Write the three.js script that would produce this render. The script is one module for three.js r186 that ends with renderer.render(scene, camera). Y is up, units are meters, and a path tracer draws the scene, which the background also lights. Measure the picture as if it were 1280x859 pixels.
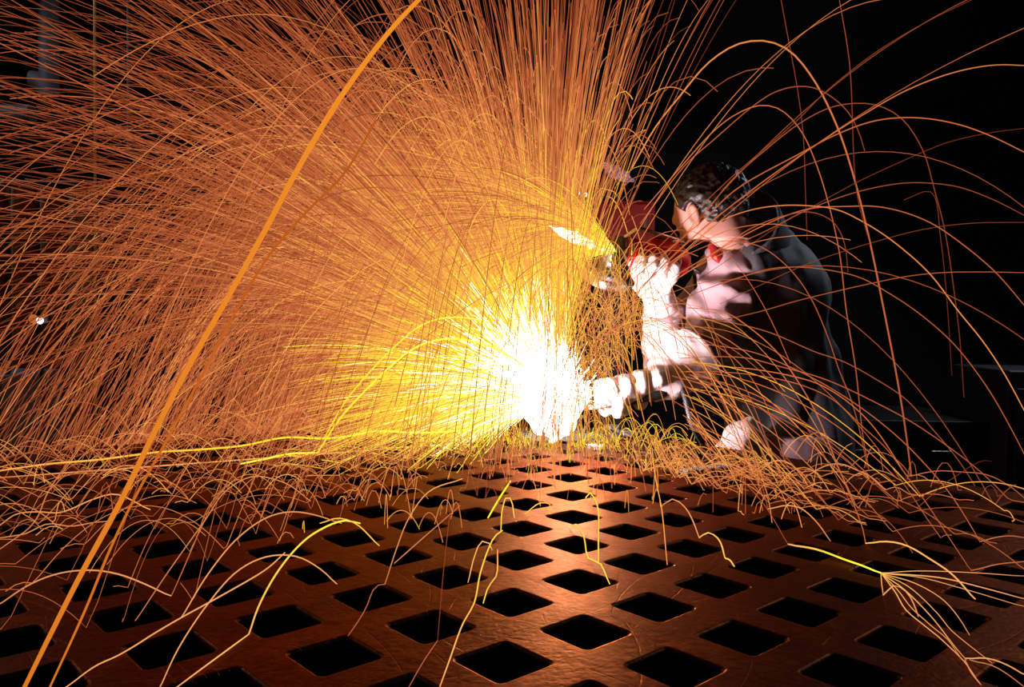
import * as THREE from 'three';
import { mergeGeometries } from 'three/addons/utils/BufferGeometryUtils.js';
import { RoundedBoxGeometry } from 'three/addons/geometries/RoundedBoxGeometry.js';
import { ImprovedNoise } from 'three/addons/math/ImprovedNoise.js';
import { RectAreaLightUniformsLib } from 'three/addons/lights/RectAreaLightUniformsLib.js';

// ------------------------------------------------------------------ camera, exposure, sky, lights
const scene = new THREE.Scene();
scene.background = new THREE.Color(0x000000);
const renderer = new THREE.WebGLRenderer();
renderer.toneMapping = THREE.LinearToneMapping;
renderer.toneMappingExposure = 1.0;
renderer.shadowMap.enabled = true;
RectAreaLightUniformsLib.init();

const FOCAL = 1029.6, W = 1280, H = 859;                 // focal length in pixels of the photograph
const TABLE_Y = 0.85, CAM_H = 0.33;                      // the camera looks along the top of the table
const PITCH = 0.0363786, ROLL = 0.0164652;
const camera = new THREE.PerspectiveCamera(2 * Math.atan(H / 2 / FOCAL) * 180 / Math.PI, W / H, 0.05, 40);
camera.position.set(0, TABLE_Y + CAM_H, 0);
camera.rotation.set(-PITCH, 0, ROLL, 'YXZ');
camera.updateMatrixWorld(true);
scene.add(camera);

const V = (x, y, z) => new THREE.Vector3(x, y, z);
const camR = V(0, 0, 0), camU = V(0, 0, 0), camB = V(0, 0, 0);
camera.matrixWorld.extractBasis(camR, camU, camB);
const ray = (px, py) => camR.clone().multiplyScalar((px - W / 2) / FOCAL).addScaledVector(camU, -(py - H / 2) / FOCAL).sub(camB);
const at = (px, py, d) => camera.position.clone().addScaledVector(ray(px, py), d);
function onPlane(px, py, y = TABLE_Y) { const r = ray(px, py); return camera.position.clone().addScaledVector(r, (y - camera.position.y) / r.y); }
const depthOf = (p) => -p.clone().sub(camera.position).dot(camB);
function pix(p) { const q = p.clone().sub(camera.position), d = -q.dot(camB); return [W / 2 + FOCAL * q.dot(camR) / d, H / 2 - FOCAL * q.dot(camU) / d, d]; }

const ARC = at(710, 498, 1.965), JET = at(766, 318, 2.14);
const arcLight = new THREE.PointLight(new THREE.Color(1.0, 0.78, 0.82), 5, 0, 2);
arcLight.name = 'arc_lamp'; arcLight.position.copy(ARC); arcLight.castShadow = true; arcLight.shadow.radius = 2.5; scene.add(arcLight);
const jetLight = new THREE.PointLight(new THREE.Color(1.0, 0.72, 0.35), 0.12, 0, 2);
jetLight.name = 'jet_lamp'; jetLight.position.copy(at(718, 297, 2.0)); jetLight.castShadow = true; jetLight.shadow.radius = 1; scene.add(jetLight);
// a cold strip lamp high up behind the worker, outside the frame: it gives the grey rim on the back of the jacket
const stripLight = new THREE.RectAreaLight(new THREE.Color(0.75, 0.86, 1.0), 80, 1.2, 0.1);
stripLight.position.set(3.0, 3.0, -3.4); stripLight.lookAt(1.2, 1.0, -2.3); scene.add(stripLight);
const stripLight2 = new THREE.RectAreaLight(new THREE.Color(0.8, 0.88, 1.0), 45, 1.2, 0.1);
stripLight2.position.set(-3.2, 3.0, -3.4); stripLight2.lookAt(-1.2, 0.85, -1.6); scene.add(stripLight2);

// ------------------------------------------------------------------ helpers
let seed = 20240607;
function rnd() { seed = (seed + 0x6d2b79f5) | 0; let t = Math.imul(seed ^ (seed >>> 15), 1 | seed); t = (t + Math.imul(t ^ (t >>> 7), 61 | t)) ^ t; return ((t ^ (t >>> 14)) >>> 0) / 4294967296; }
const U = (a, b) => a + (b - a) * rnd();
function gauss() { let u = 0; for (let k = 0; k < 6; k++) u += rnd(); return (u - 3) * 1.414; }
const noise = new ImprovedNoise();
const names = new Map();
function numbered(n) { const k = names.get(n) ?? 0; names.set(n, k + 1); return k ? n + '_' + String(k).padStart(3, '0') : n; }
function tag(o, label, category, group, kind) { o.userData.label = label; if (category) o.userData.category = category; if (group) o.userData.group = group; if (kind) o.userData.kind = kind; return o; }
function mesh(name, geo, mat, parent = scene) {
  const m = new THREE.Mesh(Array.isArray(geo) ? mergeGeometries(geo.map((g) => g.index ? g.toNonIndexed() : g).map(plain)) : geo, mat);
  m.name = parent === scene ? numbered(name) : name; m.castShadow = m.receiveShadow = true; parent.add(m); return m;
}
function plain(g) { for (const k of Object.keys(g.attributes)) if (!['position', 'normal', 'uv'].includes(k)) g.deleteAttribute(k); return g; }
function thing(name, label, category, p = V(0, 0, 0), group) { const o = new THREE.Group(); o.name = numbered(name); o.position.copy(p); scene.add(o); tag(o, label, category, group); return o; }
function structure(name, geo, mat) { const m = mesh(name, geo, mat); m.userData.kind = 'structure'; return m; }
const box = (w, h, d, x = 0, y = 0, z = 0) => new THREE.BoxGeometry(w, h, d).translate(x, y, z);
const rbox = (w, h, d, x = 0, y = 0, z = 0, r = 0.006) => new RoundedBoxGeometry(w, h, d, 3, Math.min(r, w / 2.1, h / 2.1, d / 2.1)).translate(x, y, z);
const cyl = (r, h, x = 0, y = 0, z = 0, n = 20, r2 = r) => new THREE.CylinderGeometry(r2, r, h, n).translate(x, y, z);
function rod(a, b, r, n = 12, r2 = r) { const d = b.clone().sub(a), g = new THREE.CylinderGeometry(r2, r, d.length(), n); g.applyQuaternion(new THREE.Quaternion().setFromUnitVectors(V(0, 1, 0), d.clone().normalize())); return g.translate((a.x + b.x) / 2, (a.y + b.y) / 2, (a.z + b.z) / 2); }
function basisMatrix(x, y, z, p) { return new THREE.Matrix4().makeBasis(x, y, z).setPosition(p); }
function tubeOf(pts, r, n = 48, s = 8) { return new THREE.TubeGeometry(new THREE.CatmullRomCurve3(pts), n, r, s); }
function canvasNoise(size, f, srgb) {                     // f(u, v) -> [r, g, b] 0..255, tiling is up to f
  const data = new Uint8Array(size * size * 4);
  for (let y = 0; y < size; y++) for (let x = 0; x < size; x++) { const c = f(x / size, y / size, x, y), o = (y * size + x) * 4; data[o] = c[0]; data[o + 1] = c[1]; data[o + 2] = c[2]; data[o + 3] = 255; }
  const t = new THREE.DataTexture(data, size, size); t.wrapS = t.wrapT = THREE.RepeatWrapping; t.magFilter = THREE.LinearFilter; t.minFilter = THREE.LinearFilter; if (srgb) t.colorSpace = THREE.SRGBColorSpace; t.needsUpdate = true; return t;
}
function tile(u, v, f, z) {                                // tiling noise of f cells, -1..1
  const a = noise.noise(u * f, v * f, z), b = noise.noise((u - 1) * f, v * f, z), c = noise.noise(u * f, (v - 1) * f, z), d = noise.noise((u - 1) * f, (v - 1) * f, z);
  return (a * (1 - u) + b * u) * (1 - v) + (c * (1 - u) + d * u) * v;
}
const clamp = THREE.MathUtils.clamp, lerp = THREE.MathUtils.lerp, smooth = THREE.MathUtils.smoothstep;

// ------------------------------------------------------------------ materials
const ironTex = canvasNoise(1024, (u, v) => {
  const n = 0.5 + 0.5 * tile(u, v, 5, 1.3) + 0.35 * tile(u, v, 19, 4.1) + 0.25 * tile(u, v, 61, 7.7), s = tile(u, v, 140, 2.2) * 0.45 + tile(u, v, 60, 8.8) * 0.3 - 0.75 * smooth(tile(u, v, 34, 5.5), 0.38, 0.6);
  const rust = smooth(n, 0.35, 1.05), k = 1 + s;
  return [lerp(40, 90, rust) * k, lerp(27, 46, rust) * k, lerp(21, 23, rust) * k].map((x) => clamp(x, 0, 255));
}, true);
const ironRough = canvasNoise(1024, (u, v) => {
  const n = 0.5 + 0.34 * tile(u, v, 9, 11.3) + 0.3 * tile(u, v, 37, 5.1) + 0.2 * tile(u, v, 120, 3.7);
  return [0, clamp(255 * lerp(0.34, 0.56, clamp(n, 0, 1)), 0, 255), 255];
});
const ironBump = canvasNoise(1024, (u, v) => {
  const n = 128 + 46 * tile(u, v, 24, 2.3) + 40 * tile(u, v, 90, 6.1) + 26 * tile(u, v, 210, 9.1); return [n, n, n];
});
const scratches = ((t) => {                                // long fine scratches over the bump
  const d = t.image.data, S = 1024;
  for (let k = 0; k < 220; k++) {
    let x = rnd() * S, y = rnd() * S; const a = rnd() * 6.28, L = U(30, 240), dep = U(30, 80);
    for (let i = 0; i < L; i++) { const o = ((((y | 0) + S) % S) * S + (((x | 0) + S) % S)) * 4; d[o] = d[o + 1] = d[o + 2] = clamp(d[o] - dep, 0, 255); x += Math.cos(a + i * 0.002); y += Math.sin(a + i * 0.002); if (x < 0) x += S; if (y < 0) y += S; }
  }
  return t;
})(ironBump);
const M = {
  iron: new THREE.MeshPhysicalMaterial({ name: 'cast_iron', specularColor: new THREE.Color(1, 0.52, 0.32), map: ironTex, roughnessMap: ironRough, bumpMap: scratches, bumpScale: 0.0016, metalness: 0.9, roughness: 1 }),
  darkSteel: new THREE.MeshStandardMaterial({ name: 'dark_steel', color: 0x2a2826, metalness: 0.7, roughness: 0.5 }),
  steel: new THREE.MeshStandardMaterial({ name: 'bare_steel', color: 0x9c9a9c, metalness: 0.9, roughness: 0.32 }),
  chrome: new THREE.MeshStandardMaterial({ name: 'bright_metal', color: 0xe6e2ea, metalness: 1, roughness: 0.16 }),
  red: new THREE.MeshPhysicalMaterial({ name: 'red_plastic', color: 0xd0180f, roughness: 0.35, clearcoat: 0.5, clearcoatRoughness: 0.2 }),
  redPaint: new THREE.MeshStandardMaterial({ name: 'red_paint', color: 0x86120e, roughness: 0.5 }),
  black: new THREE.MeshStandardMaterial({ name: 'black_rubber', color: 0x101010, roughness: 0.6 }),
  jacket: new THREE.MeshPhysicalMaterial({ name: 'charcoal_cloth', color: 0x37363c, roughness: 0.72, sheen: 0.5, sheenRoughness: 0.45, sheenColor: new THREE.Color(0.35, 0.36, 0.42) }),
  pale: new THREE.MeshStandardMaterial({ name: 'pale_cloth', color: 0x94797e, roughness: 0.9 }),
  leather: new THREE.MeshStandardMaterial({ name: 'pale_leather', color: 0xbfadad, roughness: 0.75 }),
  skin: new THREE.MeshPhysicalMaterial({ name: 'skin', color: 0xb98678, roughness: 0.55 }),
  hair: new THREE.MeshStandardMaterial({ name: 'dark_hair', color: 0x17110e, roughness: 0.5 }),
  boot: new THREE.MeshStandardMaterial({ name: 'boot_leather', color: 0x1b1714, roughness: 0.6 }),
  wall: new THREE.MeshStandardMaterial({ name: 'sooty_wall', color: 0x14120f, roughness: 0.95 }),
  floor: new THREE.MeshStandardMaterial({ name: 'sooty_concrete', color: 0x1c1a18, roughness: 0.9 }),
  greyPaint: new THREE.MeshStandardMaterial({ name: 'grey_paint', color: 0x5d6266, roughness: 0.6 }),
  blueGrey: new THREE.MeshStandardMaterial({ name: 'blue_grey_paint', color: 0x56626e, roughness: 0.55 }),
  curtain: new THREE.MeshPhysicalMaterial({ name: 'amber_curtain', color: 0x8a5a12, roughness: 0.7, transmission: 0.25, thickness: 0, side: THREE.DoubleSide }),
  yellow: new THREE.MeshStandardMaterial({ name: 'yellow_paint', color: 0xc8a018, roughness: 0.5 }),
  rag: new THREE.MeshStandardMaterial({ name: 'lilac_rag', color: 0xb79cc4, roughness: 0.9 }),
  whiteHot: new THREE.MeshStandardMaterial({ name: 'white_hot_flame', color: 0x000000, emissive: new THREE.Color(1, 0.97, 0.93), emissiveIntensity: 3.0 }),
  yellowHot: new THREE.MeshStandardMaterial({ name: 'yellow_hot_flame', color: 0x000000, emissive: new THREE.Color(1, 0.93, 0.6), emissiveIntensity: 2.4 }),
  lampGlow: new THREE.MeshStandardMaterial({ name: 'lamp_glow', color: 0x222222, emissive: new THREE.Color(1, 0.95, 1), emissiveIntensity: 3 }),
  amberGlow: new THREE.MeshStandardMaterial({ name: 'amber_lamp', color: 0x331100, emissive: new THREE.Color(1, 0.25, 0.04), emissiveIntensity: 0.5 }),
  stripGlow: new THREE.MeshStandardMaterial({ name: 'strip_lamp_glow', color: 0x888888, emissive: new THREE.Color(0.8, 0.9, 1), emissiveIntensity: 1.5 }),
};
const hotMat = new THREE.MeshBasicMaterial({ name: 'glowing_spark', vertexColors: true });

// ------------------------------------------------------------------ the room
const RX0 = -4.6, RX1 = 4.6, RZ0 = -6.2, RZ1 = 2.2, RH = 4.2, TH = 0.2;
structure('floor', box(RX1 - RX0 + 2 * TH, TH, RZ1 - RZ0 + 2 * TH, (RX0 + RX1) / 2, -TH / 2, (RZ0 + RZ1) / 2), M.floor);
structure('ceiling', box(RX1 - RX0 + 2 * TH, TH, RZ1 - RZ0 + 2 * TH, (RX0 + RX1) / 2, RH + TH / 2, (RZ0 + RZ1) / 2), M.wall);
structure('wall_back', box(RX1 - RX0, RH, TH, 0, RH / 2, RZ0 - TH / 2), M.wall);
structure('wall_front', box(RX1 - RX0, RH, TH, 0, RH / 2, RZ1 + TH / 2), M.wall);
structure('wall_left', box(TH, RH, RZ1 - RZ0 + 2 * TH, RX0 - TH / 2, RH / 2, (RZ0 + RZ1) / 2), M.wall);
structure('wall_right', box(TH, RH, RZ1 - RZ0 + 2 * TH, RX1 + TH / 2, RH / 2, (RZ0 + RZ1) / 2), M.wall);
for (const [L, lab] of [[stripLight, 'cold strip lamp hung high behind the worker'], [stripLight2, 'cold strip lamp hung high above the amber curtain']]) {
  const t = thing('strip_lamp', lab, 'lamp', L.position.clone());
  t.quaternion.copy(L.quaternion);
  mesh('housing', rbox(1.26, 0.16, 0.06, 0, 0, 0.05), M.greyPaint, t);
  mesh('diffuser', rbox(1.2, 0.1, 0.012, 0, 0, 0.012), M.stripGlow, t);
  for (const s of [-0.5, 0.5]) { const a = V(s, 0, 0.08), up = V(0, 1, 0).applyQuaternion(L.quaternion.clone().invert()); mesh('hanger', rod(a, a.clone().addScaledVector(up, RH - L.position.y - 0.03), 0.005, 8), M.darkSteel, t); }
}

// ------------------------------------------------------------------ the perforated table
const GP = 0.347199 * CAM_H, TH_G = 0.7361325, GC = Math.cos(TH_G), GS = Math.sin(TH_G);
const grid = (i, j) => V((GC * i - GS * j) * GP - 0.010557 * CAM_H, 0, -(GS * i + GC * j) * GP - 2.33657 * CAM_H);
const I0 = -8, I1 = 10, J0 = -8, J1 = 12, RIM = 0.62, HOLE = 0.285;
{
  const t = thing('welding_table', 'large cast iron welding table pierced by rows of square holes', 'table', V(0, 0, 0));
  const cell = () => {
    const P = [], N = [], T = [], q = [], hs = HOLE * GP, r = 0.006, seg = 4, lip = 0.005, deep = 0.075;
    const prof = (s) => { const a = []; const c = hs + s - (r + s * 0.6), rr = r + s * 0.6; for (let k = 0; k < 4; k++) for (let m = 0; m <= seg; m++) { const an = Math.PI / 2 * (k + m / seg), cx = [1, -1, -1, 1][k] * c, cz = [1, 1, -1, -1][k] * c; a.push([cx + rr * Math.cos(an), cz + rr * Math.sin(an)]); } return a; };
    const rings = [];
    for (let m = 0; m <= 4; m++) { const an = Math.PI / 2 * m / 4; rings.push({ p: prof(lip * (1 - Math.sin(an))), y: -lip * (1 - Math.cos(an)), n: [Math.sin(an), Math.cos(an)] }); }
    rings.push({ p: prof(0), y: -deep, n: [1, 0] });
    const n = rings[0].p.length, half = GP / 2;
    const push = (a, b, c) => T.push(a, c, b);
    const outer = rings[0].p.map(([x, z]) => { const m = half / Math.max(Math.abs(x), Math.abs(z)); return [x * m, z * m]; });
    const vert = (x, y, z, nx, ny, nz) => { P.push(x, y, z); N.push(nx, ny, nz); return P.length / 3 - 1; };
    const o = outer.map(([x, z]) => vert(x, 0, z, 0, 1, 0));
    const R = rings.map((g) => g.p.map(([x, z], k) => { const m = k % (seg + 1), an = Math.PI / 2 * (Math.floor(k / (seg + 1)) + m / seg); return vert(x, g.y, z, -Math.cos(an) * g.n[0], g.n[1], -Math.sin(an) * g.n[0]); }));
    const corner = [[1, 1], [-1, 1], [-1, -1], [1, -1]].map(([x, z]) => vert(x * half, 0, z * half, 0, 1, 0));
    const loops = [o, ...R];
    for (let L = 0; L + 1 < loops.length; L++) for (let k = 0; k < n; k++) { const b = (k + 1) % n; push(loops[L][k], loops[L + 1][k], loops[L][b]); push(loops[L][b], loops[L + 1][k], loops[L + 1][b]); }
    for (let c = 0; c < 4; c++) { const k0 = c * (seg + 1); for (let m = 0; m < seg; m++) { const a = outer[k0 + m], b = outer[k0 + m + 1]; if (Math.abs(a[0] - b[0]) > 1e-9 && Math.abs(a[1] - b[1]) > 1e-9) push(o[k0 + m], o[k0 + m + 1], corner[c]); } }
    return { P, N, T };
  };
  const c = cell(), P = [], N = [], T = [], UVs = [];
  const e1 = V(GC, 0, -GS), e2 = V(-GS, 0, -GC);
  for (let i = I0; i <= I1; i++) for (let j = J0; j <= J1; j++) {
    const o = grid(i, j), b = P.length / 3;
    for (let k = 0; k < c.P.length; k += 3) {
      const x = o.x + e1.x * c.P[k] + e2.x * c.P[k + 2], z = o.z + e1.z * c.P[k] + e2.z * c.P[k + 2];
      P.push(x, TABLE_Y + c.P[k + 1], z); UVs.push(x / 0.8 + c.P[k + 1], z / 0.8 + c.P[k + 1]);
      N.push(e1.x * c.N[k] + e2.x * c.N[k + 2], c.N[k + 1], e1.z * c.N[k] + e2.z * c.N[k + 2]);
    }
    for (let k = 0; k < c.T.length; k++) T.push(b + c.T[k]);
  }
  const g = new THREE.BufferGeometry();
  g.setAttribute('position', new THREE.Float32BufferAttribute(P, 3)); g.setAttribute('normal', new THREE.Float32BufferAttribute(N, 3)); g.setAttribute('uv', new THREE.Float32BufferAttribute(UVs, 2)); g.setIndex(T);
  mesh('plate', g, M.iron, t);
  // solid rim round the pierced field
  const strip = (i0, i1, j0, j1, y0, y1) => {
    const w = (i1 - i0) * GP, d = (j1 - j0) * GP, o = grid((i0 + i1) / 2, (j0 + j1) / 2), s = box(w, y1 - y0, d);
    s.applyMatrix4(basisMatrix(e1, V(0, 1, 0), e2.clone().negate(), V(o.x, (y0 + y1) / 2, o.z)));
    const p = s.attributes.position, uv = s.attributes.uv; for (let k = 0; k < p.count; k++) uv.setXY(k, p.getX(k) / 0.8 + p.getY(k), p.getZ(k) / 0.8 + p.getY(k)); return s;
  };
  const a = 0.5, y0 = TABLE_Y - 0.075;
  mesh('rim', [strip(I0 - a - RIM, I0 - a, J0 - a - RIM, J1 + a + RIM, y0, TABLE_Y), strip(I1 + a, I1 + a + RIM, J0 - a - RIM, J1 + a + RIM, y0, TABLE_Y),
    strip(I0 - a, I1 + a, J0 - a - RIM, J0 - a, y0, TABLE_Y), strip(I0 - a, I1 + a, J1 + a, J1 + a + RIM, y0, TABLE_Y)], M.iron, t);
  for (const [i, j] of [[I0, J0], [I1, J0], [I0, J1], [I1, J1], [1, J0], [1, J1]]) mesh('leg', strip(i - 0.5, i + 0.5, j - 0.5, j + 0.5, 0, y0), M.darkSteel, t);
}

// ------------------------------------------------------------------ iso surfaces (person, gloves, flames)
function iso(f, lo, hi, h) {
  const nx = Math.ceil((hi.x - lo.x) / h) + 1, ny = Math.ceil((hi.y - lo.y) / h) + 1, nz = Math.ceil((hi.z - lo.z) / h) + 1;
  const F = new Float32Array(nx * ny * nz), id = new Int32Array(nx * ny * nz).fill(-1), at3 = (x, y, z) => (z * ny + y) * nx + x, q = V(0, 0, 0);
  for (let z = 0; z < nz; z++) for (let y = 0; y < ny; y++) for (let x = 0; x < nx; x++) F[at3(x, y, z)] = f(q.set(lo.x + x * h, lo.y + y * h, lo.z + z * h));
  const P = [], T = [], E = [[0, 1], [2, 3], [4, 5], [6, 7], [0, 2], [1, 3], [4, 6], [5, 7], [0, 4], [1, 5], [2, 6], [3, 7]];
  for (let z = 0; z < nz - 1; z++) for (let y = 0; y < ny - 1; y++) for (let x = 0; x < nx - 1; x++) {
    const v = []; let m = 0;
    for (let k = 0; k < 8; k++) { const s = F[at3(x + (k & 1), y + ((k >> 1) & 1), z + (k >> 2))]; v.push(s); if (s < 0) m |= 1 << k; }
    if (m === 0 || m === 255) continue;
    let sx = 0, sy = 0, sz = 0, n = 0;
    for (const [a, b] of E) if ((v[a] < 0) !== (v[b] < 0)) { const t = v[a] / (v[a] - v[b]); sx += (a & 1) + t * ((b & 1) - (a & 1)); sy += ((a >> 1) & 1) + t * (((b >> 1) & 1) - ((a >> 1) & 1)); sz += (a >> 2) + t * ((b >> 2) - (a >> 2)); n++; }
    id[at3(x, y, z)] = P.length / 3; P.push(lo.x + (x + sx / n) * h, lo.y + (y + sy / n) * h, lo.z + (z + sz / n) * h);
  }
  const quad = (a, b, c, d, flip) => { if (a < 0 || b < 0 || c < 0 || d < 0) return; flip ? T.push(a, c, b, b, c, d) : T.push(a, b, c, b, d, c); };
  for (let z = 1; z < nz - 1; z++) for (let y = 1; y < ny - 1; y++) for (let x = 1; x < nx - 1; x++) {
    const s = F[at3(x, y, z)] < 0;
    if (s !== F[at3(x + 1, y, z)] < 0) quad(id[at3(x, y - 1, z - 1)], id[at3(x, y, z - 1)], id[at3(x, y - 1, z)], id[at3(x, y, z)], !s);
    if (s !== F[at3(x, y + 1, z)] < 0) quad(id[at3(x - 1, y, z - 1)], id[at3(x, y, z - 1)], id[at3(x - 1, y, z)], id[at3(x, y, z)], s);
    if (s !== F[at3(x, y, z + 1)] < 0) quad(id[at3(x - 1, y - 1, z)], id[at3(x, y - 1, z)], id[at3(x - 1, y, z)], id[at3(x, y, z)], !s);
  }
  const g = new THREE.BufferGeometry(); g.setAttribute('position', new THREE.Float32BufferAttribute(P, 3)); g.setIndex(T); g.computeVertexNormals();
  return g;
}
const smin = (a, b, k) => { const h = Math.max(k - Math.abs(a - b), 0) / k; return Math.min(a, b) - h * h * k * 0.25; };
function cone(p, a, b, ra, rb) {                           // tapered capsule
  const bx = b.x - a.x, by = b.y - a.y, bz = b.z - a.z, px = p.x - a.x, py = p.y - a.y, pz = p.z - a.z;
  const t = clamp((px * bx + py * by + pz * bz) / (bx * bx + by * by + bz * bz), 0, 1);
  return Math.hypot(px - t * bx, py - t * by, pz - t * bz) - lerp(ra, rb, t);
}
const chain = (p, pts, k) => { let d = 1e3; for (let i = 0; i + 1 < pts.length; i++) d = smin(d, cone(p, pts[i][0], pts[i + 1][0], pts[i][1], pts[i + 1][1]), k); return d; };
const ell = (p, c, X, Y, Z, a, b, e) => { const x = p.x - c.x, y = p.y - c.y, z = p.z - c.z, u = (x * X.x + y * X.y + z * X.z) / a, v = (x * Y.x + y * Y.y + z * Y.z) / b, w = (x * Z.x + y * Z.y + z * Z.z) / e, k = Math.hypot(u, v, w); return (k - 1) * Math.min(a, b, e) * (k < 1e-4 ? 1 : 1); };
const fbm = (p, f, z = 0) => noise.noise(p.x * f + z, p.y * f, p.z * f) + 0.5 * noise.noise(p.x * f * 2.1, p.y * f * 2.1 + z, p.z * f * 2.1);
const bound = (pts, m) => { const b = new THREE.Box3().setFromPoints(pts); b.expandByScalar(m); return [b.min, b.max]; };

// ------------------------------------------------------------------ the worker
const J = {
  pelvis: at(985, 556, 2.42), belly: at(972, 470, 2.41), chest: at(950, 360, 2.34), neck: at(925, 300, 2.27), head: at(889, 270, 2.17),
  shL: at(918, 326, 2.21), elL: at(884, 426, 2.20), wrL: at(842, 466, 2.13),
  shR: at(915, 322, 2.46), elR: at(836, 452, 2.40), wrR: at(826, 382, 2.25),
  hipL: at(978, 560, 2.33), hipR: at(985, 560, 2.51),
};
J.kneeL = V(J.hipL.x - 0.03, 0.49, J.hipL.z); J.kneeR = V(J.hipR.x + 0.02, 0.49, J.hipR.z);
J.ankL = V(J.kneeL.x + 0.06, 0.1, J.kneeL.z); J.ankR = V(J.kneeR.x + 0.08, 0.1, J.kneeR.z);
const person = thing('person', 'person in charcoal jacket and pale sleeves stooping over the table with a red tool', 'person', V(J.pelvis.x, 0, J.pelvis.z));
const local = (g) => g.translate(-person.position.x, 0, -person.position.z);
{
  const fw = V(-0.62, -0.32, -0.74).normalize(), up = V(-0.3, 0.95, -0.15); up.addScaledVector(fw, -up.dot(fw)).normalize(); const lf = up.clone().cross(fw);
  const hp = (f, u, l) => J.head.clone().addScaledVector(fw, f).addScaledVector(up, u).addScaledVector(lf, l);
  const HC = hp(-0.005, 0.03, 0), earL = hp(-0.005, 0, 0.078), earR = hp(-0.005, 0, -0.078);
  const skull = (p) => {
    let d = ell(p, HC, fw, up, lf, 0.098, 0.088, 0.077);
    d = smin(d, ell(p, hp(0.03, -0.03, 0), fw, up, lf, 0.065, 0.085, 0.062), 0.03);      // face
    d = smin(d, cone(p, hp(0.06, -0.095, 0), hp(-0.01, -0.06, 0.052), 0.022, 0.016), 0.03); // jaw
    d = smin(d, cone(p, hp(0.06, -0.095, 0), hp(-0.01, -0.06, -0.052), 0.022, 0.016), 0.03);
    d = smin(d, cone(p, hp(0.085, 0.005, 0), hp(0.112, -0.036, 0), 0.008, 0.014), 0.014);    // nose
    d = smin(d, cone(p, hp(0.082, 0.022, 0.034), hp(0.088, 0.022, -0.034), 0.012, 0.012), 0.016); // brow
    for (const s of [-1, 1]) { d = -smin(-d, ell(p, hp(0.094, 0.0, 0.032 * s), fw, up, lf, 0.012, 0.011, 0.017), 0.01); d = smin(d, ell(p, hp(0.078, 0.0, 0.032 * s), fw, up, lf, 0.012, 0.012, 0.012), 0.004); }
    d = smin(d, cone(p, hp(0.088, -0.063, 0.016), hp(0.088, -0.063, -0.016), 0.008, 0.008), 0.008);
    d = smin(d, cone(p, hp(0.085, -0.076, 0.014), hp(0.085, -0.076, -0.014), 0.009, 0.009), 0.006);
    return d;
  };
  const ear = (p, c, s) => {
    const o = lf.clone().multiplyScalar(s);
    const X = fw.clone().addScaledVector(up, 0.15).normalize();
    let d = ell(p, c.clone().addScaledVector(o, 0.006), X, up, lf, 0.019, 0.033, 0.009);
    d = -smin(-d, ell(p, c.clone().addScaledVector(o, 0.017).addScaledVector(up, 0.004), X, up, lf, 0.011, 0.021, 0.010), 0.004);
    return d;
  };
  const neckA = J.neck.clone().add(V(0.005, -0.02, 0)), neckB = hp(-0.03, -0.05, 0);
  const headF = (p) => { let d = smin(skull(p), cone(p, neckA, neckB, 0.066, 0.056), 0.03); return Math.min(smin(d, ear(p, earL, 1), 0.006), smin(d, ear(p, earR, -1), 0.006)); };
  const hb = bound([J.head, neckA], 0.15); hb[0].y = J.neck.y - 0.02;
  const headGeo = iso((p) => Math.max(headF(p), J.neck.y - 0.01 - p.y), hb[0], hb[1], 0.0036);
  // the rest of the body, hidden under clothes
  const arm = (s, e, w, k = 1) => [[s, 0.05 * k], [e, 0.042 * k], [w, 0.032 * k]];
  const bodyF = (p) => {
    let d = chain(p, [[J.pelvis, 0.11], [J.belly, 0.11], [J.chest, 0.125], [J.neck, 0.07]], 0.06);
    d = smin(d, cone(p, J.shL, J.shR, 0.06, 0.06), 0.06);
    d = smin(d, chain(p, arm(J.shL, J.elL, J.wrL), 0.03), 0.04); d = smin(d, chain(p, arm(J.shR, J.elR, J.wrR), 0.03), 0.04);
    for (const s of ['L', 'R']) { d = smin(d, chain(p, [[J['hip' + s], 0.075], [J['knee' + s], 0.06], [J['ank' + s], 0.042]], 0.03), 0.04); d = smin(d, cone(p, J['ank' + s].clone().add(V(0.03, -0.04, 0)), J['ank' + s].clone().add(V(-0.14, -0.055, 0)), 0.04, 0.035), 0.03); }
    return smin(d, cone(p, J.neck, neckB, 0.06, 0.05), 0.03);
  };
  const bb = bound([J.pelvis, J.neck, J.shL, J.shR, J.elL, J.elR, J.wrL, J.wrR, J.ankL, J.ankR], 0.16); bb[0].y = 0.005; bb[1].y = J.neck.y + 0.05;
  const bodyGeo = iso(bodyF, bb[0], bb[1], 0.013);
  const body = mesh('body', local(mergeGeometries([headGeo, bodyGeo])), M.skin, person);
  for (const s of [-1, 1]) mesh('eye', local(new THREE.SphereGeometry(0.0115, 16, 12).translate(...hp(0.0795, 0, 0.032 * s).toArray())), new THREE.MeshStandardMaterial({ color: 0xd8d2cc, roughness: 0.3 }), person);
  // hair: a tousled shell over the back and crown of the head
  const hairF = (p) => {
    const x = p.x - HC.x, y = p.y - HC.y, z = p.z - HC.z, f = x * fw.x + y * fw.y + z * fw.z, u = x * up.x + y * up.y + z * up.z, l = x * lf.x + y * lf.y + z * lf.z;
    const n = 0.006 * noise.noise(p.x * 60, p.y * 60, p.z * 60) + 0.004 * noise.noise(f * 40, u * 190, l * 190) + 0.008 * noise.noise(p.x * 22, p.y * 22, p.z * 22);
    let d = ell(p, HC.clone().addScaledVector(fw, -0.008).addScaledVector(up, 0.006), fw, up, lf, 0.106, 0.099, 0.089) - n;
    const edge = -u - 0.045 + Math.max(0, f + 0.0) * 1.5 - Math.max(0, -f - 0.01) * 1.1;   // hairline climbs towards the forehead
    d = Math.max(d, edge * 0.6 + 0.004 * noise.noise(p.x * 90, p.y * 90, p.z * 90));
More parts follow.
